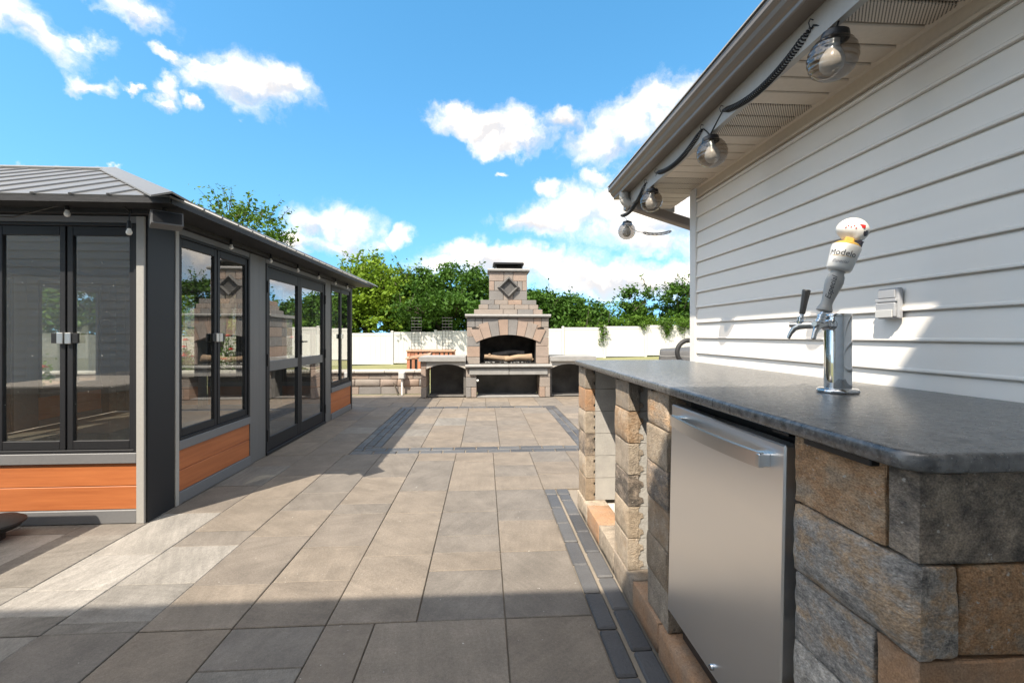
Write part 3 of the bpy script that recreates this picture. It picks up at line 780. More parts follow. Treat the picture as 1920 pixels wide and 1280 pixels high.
# bar refrigerator
def build_fridge():
    F = thing('bar_refrigerator', 'stainless steel undercounter refrigerator built into the stone bar', 'refrigerator', (0.9, 1.26, 0.13))
    box('cabinet', 'black_plastic', F, 0.725, 1.27, 0.965, 1.565, 0.14, 0.972, 0.004)
    box('vent_grille', 'black_plastic', F, 0.695, 0.724, 0.97, 1.56, 0.135, 0.2, 0.003)
    T = Matrix.Translation((0.672, 1.26, 0.96)) @ Matrix.Rotation(RAD(1.2), 4, 'Y') @ Matrix.Translation((-0.672, -1.26, -0.96))
    MB().box(0.66, 0.7, 0.962, 1.568, 0.235, 0.957, 0.004).xf(T).build('door', 'steel', F)
    MB().box(0.7005, 0.72, 0.975, 1.555, 0.25, 0.95).build('door_gasket', 'black_plastic', F)
    # bowed flat bar handle on two brackets
    hb = MB(); n = 18; pts = []
    for i in range(n + 1):
        y = 1.515 - 0.5 * i / n; t = i / n
        x = 0.634 - 0.02 * math.sin(math.pi * t) ** 0.7
        pts.append((x, y))
    outer = pts; inner = [(x + 0.012, y) for x, y in reversed(pts)]
    hb.prism(outer + inner, 'z', 0.893, 0.928)
    hd = hb.xf(T).build('handle', 'satin_steel', F, smooth=True)
    for y in (1.5, 1.035): MB().box(0.632, 0.6605, y - 0.024, y + 0.012, 0.8955, 0.9255, 0.002).xf(T).build('handle_bracket', 'satin_steel', F)
    box('hinge', 'black_metal', F, 0.675, 0.76, 0.972, 1.03, 0.9735, 0.9815, 0.001)
    MB().lathe([(0.0, -0.012), (0.008, -0.01), (0.009, -0.004), (0.006, 0), (0.006, 0.02)], 12, Matrix.Translation((0.647, 1.25, 0.262)) @ Matrix.Rotation(RAD(90), 4, 'Y')).build('lower_bolt', 'chrome', F, smooth=True)
build_fridge()

# beer tower with two faucets
def text_mesh(body, size, shear=0.0):
    cu = bpy.data.curves.new('lettering', 'FONT'); cu.body = body; cu.size = size; cu.align_x = 'CENTER'; cu.align_y = 'CENTER'; cu.shear = shear
    cu.extrude = 0.0; cu.resolution_u = 3
    ob = bpy.data.objects.new('lettering', cu); C.objects.link(ob)
    bpy.context.view_layer.update()
    dg = bpy.context.evaluated_depsgraph_get()
    me = bpy.data.meshes.new_from_object(ob.evaluated_get(dg))
    bm = bmesh.new(); bm.from_mesh(me); bmesh.ops.subdivide_edges(bm, edges=[e for e in bm.edges if e.calc_length() > size * 0.12], cuts=2)
    vs = [v.co.copy() for v in bm.verts]; bm.verts.index_update(); fs = [[v.index for v in f.verts] for f in bm.faces]; bm.free()
    bpy.data.objects.remove(ob); bpy.data.curves.remove(cu); bpy.data.meshes.remove(me)
    return vs, fs

def build_tap():
    tx, ty, z0 = 1.08, 1.33, 1.026
    T = thing('beer_tower', 'chrome beer tower with two faucets standing on the granite top', 'beer tap', (tx, ty, z0))
    M0 = Matrix.Translation((tx, ty, z0))
    MB().lathe([(0.05, 0), (0.055, 0.001), (0.056, 0.005), (0.0545, 0.009), (0.05, 0.012), (0.04, 0.0135)], 40, M0).build('base_flange', 'chrome', T, smooth=True)
    MB().lathe([(0.036, 0.0135), (0.036, 0.233), (0.0355, 0.2365), (0.034, 0.2385), (0.0, 0.239)], 48, M0, close=False).build('column', 'chrome', T, smooth=True)
    MB().lathe([(0.0366, 0.229), (0.0371, 0.231), (0.0366, 0.233)], 40, M0).build('top_ring', 'brushed_nickel', T, smooth=True)
    def faucet(deg, kind):
        d = Vector((math.cos(RAD(deg)), math.sin(RAD(deg)), 0))
        base = Vector((tx, ty, z0 + 0.205)) + d * 0.034
        R = Matrix.Translation(base) @ d.to_track_quat('Z', 'Y').to_matrix().to_4x4()
        MB().lathe([(0.0165, 0.0), (0.0165, 0.004), (0.013, 0.006), (0.011, 0.012), (0.0145, 0.013), (0.0145, 0.027), (0.0115, 0.028), (0.0105, 0.034)], 20, R).build('shank', 'chrome', T, smooth=True)
        up = Vector((0, 0, 1))
        p = [base + d * 0.03, base + d * 0.05, base + d * 0.066 + up * -0.001, base + d * 0.08 + up * -0.009, base + d * 0.09 + up * -0.024, base + d * 0.098 + up * -0.042]
        b = MB().tube(p, [0.0105, 0.0115, 0.0125, 0.0095, 0.0068, 0.006], 14)
        b.tube([base + d * 0.062, base + d * 0.08 + up * 0.002, base + d * 0.094 + up * 0.002], [0.011, 0.009, 0.0075], 12)
        b.build('faucet_body', 'brushed_nickel', T, smooth=True)
        lean = 0.16 if kind == 'black' else 0.16
        ax = (up - d * lean + Vector((0.777, -0.63, 0)) * (0.22 if kind != 'black' else 0.0)).normalized()
        top = base + d * 0.064 + up * 0.006
        Q = Matrix.Translation(top) @ ax.to_track_quat('Z', 'Y').to_matrix().to_4x4() @ Matrix.Scale(1.0 if kind == 'black' else 1.12, 4)
        MB().lathe([(0.0115, 0), (0.012, 0.006), (0.0095, 0.008), (0.0095, 0.014), (0.011, 0.015), (0.011, 0.02), (0.0065, 0.022), (0.006, 0.034)], 18, Q).build('lever_collar', 'chrome', T, smooth=True)
        if kind == 'black':
            MB().lathe([(0.0075, 0.03), (0.0085, 0.034), (0.0095, 0.06), (0.012, 0.102), (0.012, 0.106), (0.0105, 0.1085), (0.0, 0.109)], 8, Q, close=False).build('short_handle', 'black_plastic', T, smooth=True)
            return
        h = MB().lathe([(0.013, 0.03), (0.0185, 0.032), (0.0185, 0.037), (0.0165, 0.041), (0.0135, 0.05), (0.0135, 0.06), (0.016, 0.078), (0.02, 0.1), (0.0212, 0.112), (0.0195, 0.126), (0.016, 0.134), (0.0155, 0.139), (0.02, 0.143)], 28, Q).build('tall_handle', 'handle_cream', T, smooth=True)
        lab = MB(); n = 32
        prof = [(0.022, 0.141), (0.0275, 0.1445), (0.029, 0.148), (0.0335, 0.206), (0.0325, 0.2085), (0.028, 0.2095)]
        lab.lathe(prof, n, Q @ Matrix.Scale(0.8, 4, (0, 1, 0)) if False else Q).build('label_drum', 'label_white', T, smooth=True)
        MB().lathe([(0.0295, 0.2085), (0.03, 0.2115), (0.024, 0.217), (0.012, 0.22)], 24, Q).build('gold_collar', 'gold', T, smooth=True)
        # skull on top, looking off to the house wall
        SK = Q @ Matrix.Translation((0, 0, 0.25))
        right = Vector((0.998, -0.061, 0)); view = Vector((-0.61, -0.79, 0))
        inv = SK.to_3x3().inverted()
        fw = (inv @ (right * 0.9 + view * 0.35)); fw.z = 0; fw.normalize()
        zz = Vector((0, 0, 1)); sd = zz.cross(fw)
        B3 = Matrix((( fw.x, sd.x, 0), (fw.y, sd.y, 0), (0, 0, 1))).to_4x4()
        K = SK @ B3
        s = MB(); nu, nv = 30, 20
        for j in range(nv + 1):
            th = math.pi * j / nv
            for i in range(nu):
                a = 2 * math.pi * i / nu
                q = Vector((math.sin(th) * math.cos(a), math.sin(th) * math.sin(a), math.cos(th)))
                r = 1.0
                if q.z < -0.1 and q.x < 0.2: r *= 1 - 0.18 * min(1, (-0.1 - q.z) * 2)
                if q.x > 0.2 and q.z < 0.1: r *= 1 - 0.06 * min(1, (0.1 - q.z) * 2)
                ex = min(abs(a - 0.52), abs(a - (2 * math.pi - 0.52)))
                if ex < 0.36 and abs(q.z + 0.08) < 0.3 and q.x > 0.3: r *= 1 - 0.16 * (1 - ex / 0.36) * (1 - abs(q.z + 0.08) / 0.3)
                s.v.append(K @ Vector((q.x * 0.0375 * r, q.y * 0.03 * r, q.z * 0.035 * r)))
        for j in range(nv):
            for i in range(nu): s.f.append([j * nu + i, j * nu + (i + 1) % nu, (j + 1) * nu + (i + 1) % nu, (j + 1) * nu + i])
        sk = s.build('skull', 'skull_white', T, smooth='all')
        jaw = MB().box(0.002, 0.03, -0.015, 0.015, -0.044, -0.02, 0.006).xf(K).build('jaw', 'ink', sk)
        MB().box(-0.012, 0.01, -0.018, 0.018, -0.034, -0.02, 0.006).xf(K).build('jaw_hinge', 'gold', sk)
        for sy in (-1, 1):
            MB().lathe([(0.0, 0.0022), (0.005, 0.002), (0.0095, 0.0008), (0.0095, -0.002)], 14, K @ Matrix.Translation((0.0262, sy * 0.0165, -0.002)) @ Vector((0.8, sy * 0.72, 0.05)).to_track_quat('Z', 'Y').to_matrix().to_4x4(), close=False).build('eye_socket', 'ink', sk)
            MB().box(0.006, 0.02, sy * 0.0255, sy * 0.0278, 0.004, 0.013, 0.001).xf(K).build('red_mark', 'ink_red', sk)
            for (xx, zz_) in ((-0.016, 0.004), (-0.01, 0.001), (-0.004, 0.005), (-0.02, -0.001), (0.001, 0.0)):
                yy = sy * 0.0292 * math.sqrt(max(0, 1 - (xx / 0.0375) ** 2 - (zz_ / 0.035) ** 2))
                MB().box(xx - 0.0015, xx + 0.0015, yy - 0.0015, yy + 0.0015, zz_ - 0.0015, zz_ + 0.0015).xf(K).build('red_dot', 'ink_red', sk)
            MB().box(0.012, 0.03, sy * 0.0135, sy * 0.0156, -0.0285, -0.0255, 0.0005).xf(K).build('teeth_line', 'ink', sk)
        # lettering wrapped round the drum, towards the drinkers
        cd = inv @ Vector((-0.7, -0.72, 0)); ph0 = math.atan2(cd.y, cd.x)
        def wrap(body, size, zc, rr, m, shear=0.0, vert=False, extra=0.0):
            vs, fs = text_mesh(body, size, shear); o_ = MB()
            for v in vs:
                x, y = (v.x, v.y) if not vert else (-v.y, v.x)
                r = rr(zc + y) + 0.0006
                a = ph0 + extra + x / r
                o_.v.append(Q @ Vector((r * math.cos(a), r * math.sin(a), zc + y)))
            o_.f = fs
            o_.build('lettering', m, T, recalc=False)
        drum = lambda z: 0.029 + (z - 0.148) * (0.0045 / 0.058)
        wrap('Modelo', 0.0212, 0.183, drum, 'ink')
        wrap('Especial', 0.0115, 0.161, drum, 'ink_grey', 0.35)
        prof2 = [(0.05, 0.0135), (0.06, 0.0135), (0.078, 0.016), (0.1, 0.02), (0.112, 0.0212), (0.126, 0.0195), (0.134, 0.016)]
        def hr(z):
            for (a, ra), (b, rb) in zip(prof2, prof2[1:]):
                if a <= z <= b: return ra + (rb - ra) * (z - a) / (b - a)
            return prof2[0][1] if z < 0.05 else prof2[-1][1]
        wrap('Especial', 0.019, 0.092, hr, 'ink', 0.35, True)
        for zz2 in (0.1745,):
            bnd = MB()
            for i in range(17):
                a = ph0 - 0.75 + 1.5 * i / 16; r = drum(zz2) + 0.0006
                bnd.v += [Q @ Vector((r * math.cos(a), r * math.sin(a), zz2)), Q @ Vector((r * math.cos(a), r * math.sin(a), zz2 + 0.0009))]
            bnd.f = [[2 * i, 2 * i + 2, 2 * i + 3, 2 * i + 1] for i in range(16)]
            bnd.build('label_rule', 'gold', T, recalc=False)
    faucet(135, 'black')
    faucet(205, 'label')
build_tap()

# ================================================================== string lights under the house eave
def build_globes():
    R = 0.068
    spots = [(1.075, 1.345, 2.055), (1.075, 2.09, 2.06), (1.075, 2.873, 2.06), (1.145, 3.6, 2.035)]
    words = ['nearest and largest smoked glass globe light hanging from the eave', 'second nearest smoked glass globe light hanging under the vented soffit',
             'third smoked glass globe light hanging in front of the downspout', 'farthest smoked glass globe light, hanging free beyond the end of the gutter']
    for i, (x, y, z) in enumerate(spots):
        t = thing('globe_light', words[i], 'string light', (x, y, z), 'globe string lights along the house eave')
        M0 = Matrix.Translation((x, y, z)) @ Matrix.Rotation(RAD((6, -4, 5, -7)[i]), 4, 'X') @ Matrix.Rotation(RAD((3, -5, 4, 6)[i]), 4, 'Y')
        prof = []
        for k in range(61):
            th = RAD(26) + (math.pi - RAD(26)) * k / 60
            rib = 0.0024 * abs(math.sin((th - RAD(26)) * 12.5)) if th < RAD(135) else 0.0
            rr = R + rib - 0.0008
            prof.append((max(0.0004, rr * math.sin(th)), rr * math.cos(th)))
        MB().lathe(prof, 36, M0, close=False).build('globe', 'smoked_glass', t, smooth='all')
        cp = MB(); n = 28; pr = [(0.0, 0.088), (0.012, 0.088), (0.016, 0.083), (0.022, 0.081), (0.028, 0.077), (0.036, 0.075), (0.0395, 0.06), (0.039, 0.053)]
        cp.lathe(pr, n, M0, close=False).build('cap', 'black_plastic', t, smooth=True)
        bl = [(0.015, 0.055), (0.016, 0.034), (0.024, 0.02), (0.0325, 0.002), (0.0345, -0.012), (0.031, -0.03), (0.019, -0.043), (0.0, -0.047)]
        MB().lathe(bl, 20, M0, close=False).build('bulb', 'bulb_white', t, smooth='all')
        top = M0 @ Vector((0, 0, 0.086))
        if i < 3:
            hooks = [(1.069, y - 0.13 + 0.02, 2.205), (1.069, y + 0.075, 2.208)]
            if i == 0: hooks[0] = (1.069, y - 0.085, 2.23)
        else:
            hooks = [(1.06, 3.465, 2.12)]
        for h in hooks:
            h = Vector(h); mid = (h + top) / 2 + Vector((0, (top.y - h.y) * -0.12, 0.012))
            pts = [h.lerp(mid, k / 4).lerp(mid.lerp(top, k / 4), k / 4) for k in range(5)]
            MB().tube(pts, 0.0032 if i < 3 else 0.002, 6).build('cord', 'black_plastic', t, smooth='all')
    L = thing('coiled_light_cord', 'black coiled cord looping between the globe lights on the fascia', 'cord', (1.07, 2.0, 2.2))
    def coil(a, b, sag, turns, rc=0.0115, rw=0.0031, name='coil'):
        a, b = Vector(a), Vector(b); pts = []; n = turns * 9
        for k in range(n + 1):
            t = k / n
            p = a.lerp(b, t) + Vector((0, 0, -sag * 4 * t * (1 - t)))
            d = (b - a).normalized(); s1 = d.orthogonal().normalized(); s2 = d.cross(s1)
            g = 2 * math.pi * turns * t; e = min(1, t * 12, (1 - t) * 12)
            pts.append(p + (s1 * math.cos(g) + s2 * math.sin(g)) * rc * (0.25 + 0.75 * e))
        MB().tube(pts, rw, 5).build(name, 'black_plastic', L, smooth='all')
    coil((1.066, 1.42, 2.205), (1.066, 1.98, 2.205), 0.055, 52)
    coil((1.066, 2.165, 2.208), (1.066, 2.76, 2.205), 0.05, 54)
    coil((1.066, 2.948, 2.205), (1.055, 3.465, 2.125), 0.06, 46)
    coil((1.33, 3.75, 2.06), (1.62, 3.85, 2.1), 0.02, 22)
    MB().tube([(1.145, 3.6, 2.118), (1.2, 3.65, 2.07), (1.27, 3.7, 2.055), (1.33, 3.75, 2.06)], 0.002, 5).build('wire', 'black_plastic', L, smooth='all')
    for y in (1.26, 1.42, 1.98, 2.165, 2.76, 2.948):
        MB().tube([(1.071, y, 2.225), (1.06, y, 2.228), (1.054, y, 2.215), (1.058, y, 2.2), (1.066, y, 2.2)], 0.0018, 5).build('hook', 'black_metal', L, smooth='all')
build_globes()

# ================================================================== glazed gazebo
def build_gazebo():
    GX0, GX1, GY0, GY1 = -5.85, -2.16, 3.05, 7.58
    G = thing('gazebo', 'dark framed glass gazebo with grey ribbed metal roof and orange wood panels', 'gazebo', (-4.0, 5.3, 0))
    def frame_of(p0, t, n):
        p0 = Vector((*p0, 0)); t = Vector((*t, 0)); n = Vector((*n, 0))
        def bx(name, m, parent, a0, a1, d0, d1, z0, z1, c=0.0):
            p, q = p0 + t * a0 + n * d0, p0 + t * a1 + n * d1
            return box(name, m, parent, p.x, q.x, p.y, q.y, z0, z1, c)
        return bx
    ZB, ZS0, ZS1, ZH = 0.0, 0.385, 0.45, 1.913
    def window(bx, a0, a1, detail=True):
        # bottom rail, two boards, sill
        bx('bottom_rail', 'mid_trim', G, a0, a1, -0.06, 0.012, 0.004, 0.088, 0.003)
        bx('wood_board', 'wood_panel', G, a0, a1, -0.045, -0.002, 0.09, 0.236, 0.003)
        bx('wood_board', 'wood_panel', G, a0, a1, -0.045, -0.002, 0.239, 0.383, 0.003)
        bx('sill', 'mid_trim', G, a0 - 0.0, a1, -0.07, 0.014, ZS0, ZS1, 0.003)
        # fixed frame
        W = bx('window_frame', 'dark_frame', G, a0, a0 + 0.022, -0.06, 0.004, ZS1 + 0.001, ZH, 0.002)
        bx('window_frame', 'dark_frame', G, a1 - 0.022, a1, -0.06, 0.004, ZS1 + 0.001, ZH, 0.002)
        bx('window_frame', 'dark_frame', G, a0 + 0.0225, a1 - 0.0225, -0.06, 0.004, ZH - 0.02, ZH, 0.002)
        bx('window_frame', 'dark_frame', G, a0 + 0.0225, a1 - 0.0225, -0.06, 0.004, ZS1 + 0.001, ZS1 + 0.02, 0.002)
        m = (a0 + a1) / 2; i0, i1, z0, z1 = a0 + 0.024, a1 - 0.024, ZS1 + 0.022, ZH - 0.022
        for (s0, s1, hs) in ((i0, m - 0.006, 1), (m + 0.006, i1, 0)):
            f = 0.034
            st = bx('sash', 'dark_frame', G, s0, s0 + f, -0.042, -0.008, z0, z1, 0.002)
            bx('stile', 'dark_frame', st, s1 - f, s1, -0.042, -0.008, z0, z1, 0.002)
            bx('top_rail', 'dark_frame', st, s0 + f + 0.0005, s1 - f - 0.0005, -0.042, -0.008, z1 - 0.058, z1, 0.002)
            bx('lower_rail', 'dark_frame', st, s0 + f + 0.0005, s1 - f - 0.0005, -0.042, -0.008, z0, z0 + 0.055, 0.002)
            bx('pane', 'window_glass', st, s0 + f - 0.004, s1 - f + 0.004, -0.027, -0.022, z0 + 0.05, z1 - 0.053)
            if detail:
                h0 = (s1 - f - 0.03) if hs else s0 - 0.002
                bx('handle', 'satin_steel', st, h0 + 0.026 if hs else h0, h0 + 0.064 if hs else h0 + 0.038, -0.0075, 0.014, 1.145, 1.215, 0.003)
                bx('latch', 'black_plastic', st, h0 - 0.012 if hs else h0 + 0.0385, h0 + 0.0255 if hs else h0 + 0.076, -0.0075, 0.006, 1.148, 1.212, 0.002)
    def post(bx, a0, a1, m='grey_panel', n=2):
        w = (a1 - a0) / n
        for i in range(n): bx('post_board', m, G, a0 + i * w + (0.0015 if i else 0), a0 + (i + 1) * w, -0.05, 0.0 - 0.002 * i, 0.003, 1.96, 0.002)
    def strip(bx, a0, a1, d1=0.012, m='alu_strip'): bx('edge_strip', m, G, a0, a1, -0.055, d1, 0.002, 1.955, 0.002)
    def header(bx, a0, a1): bx('header', 'mid_trim', G, a0, a1, -0.05, 0.002, ZH + 0.002, 1.958, 0.002)
    def doors(bx, a0, a1):
        bx('threshold', 'dark_frame', G, a0, a1, -0.06, 0.012, 0.003, 0.035, 0.003)
        bx('door_frame', 'dark_frame', G, a0, a0 + 0.03, -0.06, 0.006, 0.036, ZH, 0.002)
        bx('door_frame', 'dark_frame', G, a1 - 0.03, a1, -0.06, 0.006, 0.036, ZH, 0.002)
        bx('door_frame', 'dark_frame', G, a0 + 0.0305, a1 - 0.0305, -0.06, 0.006, ZH - 0.03, ZH, 0.002)
        m = (a0 + a1) / 2; z0, z1 = 0.04, ZH - 0.033
        for s0, s1, left in ((a0 + 0.033, m - 0.003, 1), (m + 0.003, a1 - 0.033, 0)):
            f = 0.055
            dr = bx('door', 'dark_frame', G, s0, s0 + f, -0.045, -0.003, z0, z1, 0.002)
            bx('stile', 'dark_frame', dr, s1 - f, s1, -0.045, -0.003, z0, z1, 0.002)
            for q0, q1 in ((z0, z0 + 0.13), (0.835, 0.935), (z1 - 0.11, z1)):
                bx('rail', 'grey_panel' if q0 == 0.835 else 'dark_frame', dr, s0 + f + 0.0005, s1 - f - 0.0005, -0.043, -0.005, q0, q1, 0.002)
            bx('pane', 'window_glass', dr, s0 + f - 0.004, s1 - f + 0.004, -0.027, -0.022, z0 + 0.125, 0.84)
            bx('pane', 'window_glass', dr, s0 + f - 0.004, s1 - f + 0.004, -0.027, -0.022, 0.93, z1 - 0.105)
            hx = s0 - 0.022 if left else s1 + 0.002
            for z in (0.2, 0.95, 1.68): bx('hinge', 'black_metal', dr, hx, hx + 0.02, -0.002, 0.016, z - 0.06, z + 0.06, 0.003)
            if not left:
                bx('escutcheon', 'black_metal', dr, s0 + 0.012, s0 + 0.042, -0.0025, 0.006, 0.97, 1.2, 0.002)
                bx('lever', 'black_metal', dr, s0 + 0.018, s0 + 0.13, 0.022, 0.034, 1.115, 1.13, 0.003)
                bx('lever_stem', 'black_metal', dr, s0 + 0.02, s0 + 0.034, 0.0065, 0.0215, 1.113, 1.132, 0.002)
    # long side towards the patio
    bx = frame_of((GX1, GY0), (0, 1), (1, 0)); Ln = GY1 - GY0
    bx('corner_board', 'dark_frame', G, 0.0, 0.125, -0.05, 0.01, 0.003, 1.96, 0.002); bx('corner_board', 'dark_frame', G, 0.127, 0.262, -0.05, 0.006, 0.003, 1.96, 0.002)
    strip(bx, 0.263, 0.3)
    window(bx, 0.301, 1.285); header(bx, 0.301, 1.285)
    strip(bx, 1.286, 1.335, 0.006, 'grey_panel'); post(bx, 1.337, 1.6)
    doors(bx, 1.602, 3.29); header(bx, 1.602, 3.29)
    post(bx, 3.292, 3.52)
    window(bx, 3.522, 4.46); header(bx, 3.522, 4.46)
    bx('corner_board', 'dark_frame', G, 4.462, Ln, -0.05, 0.006, 0.003, 1.96, 0.002)
    # front, towards the camera
    bx = frame_of((GX1, GY0), (-1, 0), (0, -1)); Wd = GX1 - GX0
    strip(bx, 0.002, 0.05, 0.016)
    window(bx, 0.051, 0.93); header(bx, 0.051, 0.93)
    strip(bx, 0.931, 0.97); post(bx, 0.972, 1.35, 'dark_frame')
    window(bx, 1.352, 2.3); header(bx, 1.352, 2.3); post(bx, 2.302, 2.68, 'dark_frame'); window(bx, 2.682, 3.6); header(bx, 2.682, 3.6); post(bx, 3.602, Wd, 'dark_frame', 1)
    # the two far sides, seen through the glass
    bx = frame_of((GX0, GY1), (0, -1), (-1, 0))
    post(bx, 0, 0.3, 'dark_frame'); window(bx, 0.302, 1.28, False); post(bx, 1.282, 1.6); doors(bx, 1.602, 3.0); post(bx, 3.002, 3.3); window(bx, 3.302, 4.3, False); post(bx, 4.302, Ln, 'dark_frame', 1)
    for q in ((0.302, 1.28), (1.602, 3.0), (3.302, 4.3)): header(bx, *q)
    bx = frame_of((GX0, GY1), (1, 0), (0, 1))
    post(bx, 0.06, 0.35, 'dark_frame'); window(bx, 0.352, 1.3, False); post(bx, 1.302, 1.45); window(bx, 1.452, 2.4, False); post(bx, 2.402, 2.6); window(bx, 2.602, 3.55, False); post(bx, 3.552, Wd - 0.06, 'dark_frame', 1)
    for q in ((0.352, 1.3), (1.452, 2.4), (2.602, 3.55)): header(bx, *q)
    # eave beams on all four sides
    ex0, ex1, ey0, ey1 = GX0 - 0.29, GX1 + 0.29, GY0 - 0.22, GY1 + 0.14
    zb = 1.962
    box('eave_beam', 'dark_beam', G, GX1 - 0.05, GX1 + 0.05, GY0 - 0.05, GY1 + 0.05, zb, 2.07, 0.003)
    box('eave_beam', 'dark_beam', G, GX0 - 0.05, GX0 + 0.05, GY0 - 0.05, GY1 + 0.05, zb, 2.07, 0.003)
    box('eave_beam', 'dark_beam', G, GX0 + 0.051, GX1 - 0.051, GY0 - 0.05, GY0 + 0.05, zb, 2.07, 0.003)
    box('eave_beam', 'dark_beam', G, GX0 + 0.051, GX1 - 0.051, GY1 - 0.05, GY1 + 0.05, zb, 2.07, 0.003)
    # ceiling slopes and roof planes
    ZE = 2.03; S = 0.45; IN = 1.35
    ix0, ix1, iy0, iy1 = ex0 + IN, ex1 - IN, ey0 + IN, ey1 - IN
    ZR = ZE + S * IN
    def plane4(name, m, pts, th, parent=G):
        b = MB(); pts = [Vector(p) for p in pts]; nn = (pts[1] - pts[0]).cross(pts[2] - pts[0]).normalized()
        if nn.z < 0: nn = -nn
        b.v = pts + [p - nn * th for p in pts]; n = len(pts)
        b.f = [list(range(n)), list(range(2 * n - 1, n - 1, -1))] + [[i, (i + 1) % n, n + (i + 1) % n, n + i] for i in range(n)]
        return b.build(name, m, parent), nn
    def roof_side(p0, p1, q0, q1, along):
        r, nn = plane4('roof_panel', 'metal_roof', [p0, p1, q1, q0], 0.012)
        p0, p1, q0, q1 = map(Vector, (p0, p1, q0, q1))
        ln = (p1 - p0).length; d = (p1 - p0).normalized(); up = Vector((q0.x + q1.x - p0.x - p1.x, q0.y + q1.y - p0.y - p1.y, 0)).normalized(); up.z = S
        k = 0.11
        while k < ln - 0.05:
            run = min(IN, k, ln - k)
            a = p0 + d * k + nn * 0.001; e = a + up * (run - 0.02)
            if run > 0.08:
                b = MB(); w, h = 0.008, 0.009
                a2 = a - up * 0.006
                for c in (a2, e): b.v += [c - d * w * 1.6, c - d * w + nn * h, c + d * w + nn * h, c + d * w * 1.6]
                b.f = [[0, 1, 2, 3], [7, 6, 5, 4], [0, 4, 5, 1], [1, 5, 6, 2], [2, 6, 7, 3], [3, 7, 4, 0]]
                b.build('standing_rib', 'roof_rib', r)
            k += 0.212
    ze = ZE
    A, Bc, Cc, Dd = (ex0, ey0, ze), (ex1, ey0, ze), (ex1, ey1, ze), (ex0, ey1, ze)
    a, b_, c_, d_ = (ix0, iy0, ZR), (ix1, iy0, ZR), (ix1, iy1, ZR), (ix0, iy1, ZR)
    roof_side(A, Bc, a, b_, 'x'); roof_side(Bc, Cc, b_, c_, 'y'); roof_side(Cc, Dd, c_, d_, 'x'); roof_side(Dd, A, d_, a, 'y')
    pk = MB(); cx, cy = (ix0 + ix1) / 2, (iy0 + iy1) / 2
    pk.v = [Vector(p) for p in (a, b_, c_, d_)] + [Vector((cx, iy0 + 0.8, ZR + 0.16)), Vector((cx, iy1 - 0.8, ZR + 0.16))]
    pk.f = [[0, 1, 4], [1, 2, 5, 4], [2, 3, 5], [3, 0, 4, 5]]
    pk.build('roof_crown', 'metal_roof', G)
    # hip caps: folded strips along the hips, and a cap along the crown edge
    for p, q in ((Bc, b_), (A, a), (Cc, c_), (Dd, d_)):
        p, q = Vector(p), Vector(q); d = (q - p); s = Vector((-d.y, d.x, 0)).normalized(); out = -0.035
        p2 = p - d.normalized() * 0.06
        b = MB(); w = 0.1
        for e in (p2, q): b.v += [e + s * w + Vector((0, 0, -0.012)), e + Vector((0, 0, 0.032)), e - s * w + Vector((0, 0, -0.012)), e - s * w + Vector((0, 0, -0.022)), e + Vector((0, 0, 0.02)), e + s * w + Vector((0, 0, -0.022))]
        b.f = [[0, 1, 7, 6], [1, 2, 8, 7], [3, 4, 10, 9], [4, 5, 11, 10], [0, 6, 11, 5], [2, 3, 9, 8], [0, 5, 4, 1], [1, 4, 3, 2], [6, 7, 10, 11], [7, 8, 9, 10]]
        b.build('hip_cap', 'metal_roof', G)
    for p, q in ((a, b_), (b_, c_), (c_, d_), (d_, a)):
        MB().tube([Vector(p) + Vector((0, 0, 0.004)), Vector(q) + Vector((0, 0, 0.004))], 0.022, 6).build('crown_cap', 'metal_roof', G)
    # dark underside boards between beam and roof edge, fascia angle
    for p, q, ax in (((ex0 + .03, ey0 + .02), (ex1 - .03, GY0 - 0.052), 'f'), ((GX1 + 0.052, GY0 - 0.051), (ex1 - .02, ey1 - .03), 'r'), ((ex0 + .02, GY0 - 0.051), (GX0 - 0.052, ey1 - .03), 'l')):
        box('soffit_board', 'dark_beam', G, p[0], q[0], p[1], q[1], 1.992, 2.004)
    box('ceiling', 'dark_beam', G, GX0 + 0.05, GX1 - 0.05, GY0 + 0.05, GY1 - 0.05, 2.072, 2.085)
    box('edge_angle', 'dark_beam', G, ex0, ex1, ey0 - 0.004, ey0 + 0.012, 1.985, 2.016)
    box('edge_angle', 'dark_beam', G, ex1 - 0.012, ex1 + 0.003, ey0 + 0.013, ey1, 1.985, 2.016)
build_gazebo()

# speaker box under the gazebo corner
sp = thing('outdoor_speaker', 'grey box speaker tucked under the front corner of the gazebo roof', 'speaker', (-2.02, 2.97, 1.93))
Ms = Matrix.Translation((-1.97, 2.95, 1.91)) @ Matrix.Rotation(RAD(40), 4, 'Z') @ Matrix.Rotation(RAD(-8), 4, 'X') @ Matrix.Scale(0.8, 4)
MB().prism([(-0.075, -0.055), (0.06, -0.055), (0.075, -0.04), (0.075, 0.05), (-0.055, 0.055), (-0.075, 0.04)], 'x', -0.1, 0.1).xf(Ms).build('cabinet', 'mid_trim', sp)
MB().box(-0.09, 0.09, -0.079, -0.0755, -0.045, 0.038, 0.001).xf(Ms).build('grille', 'dark_frame', sp)
MB().tube([(-2.0, 2.98, 1.965), (-2.0, 2.98, 2.0)], 0.012, 8).build('bracket', 'black_metal', sp)

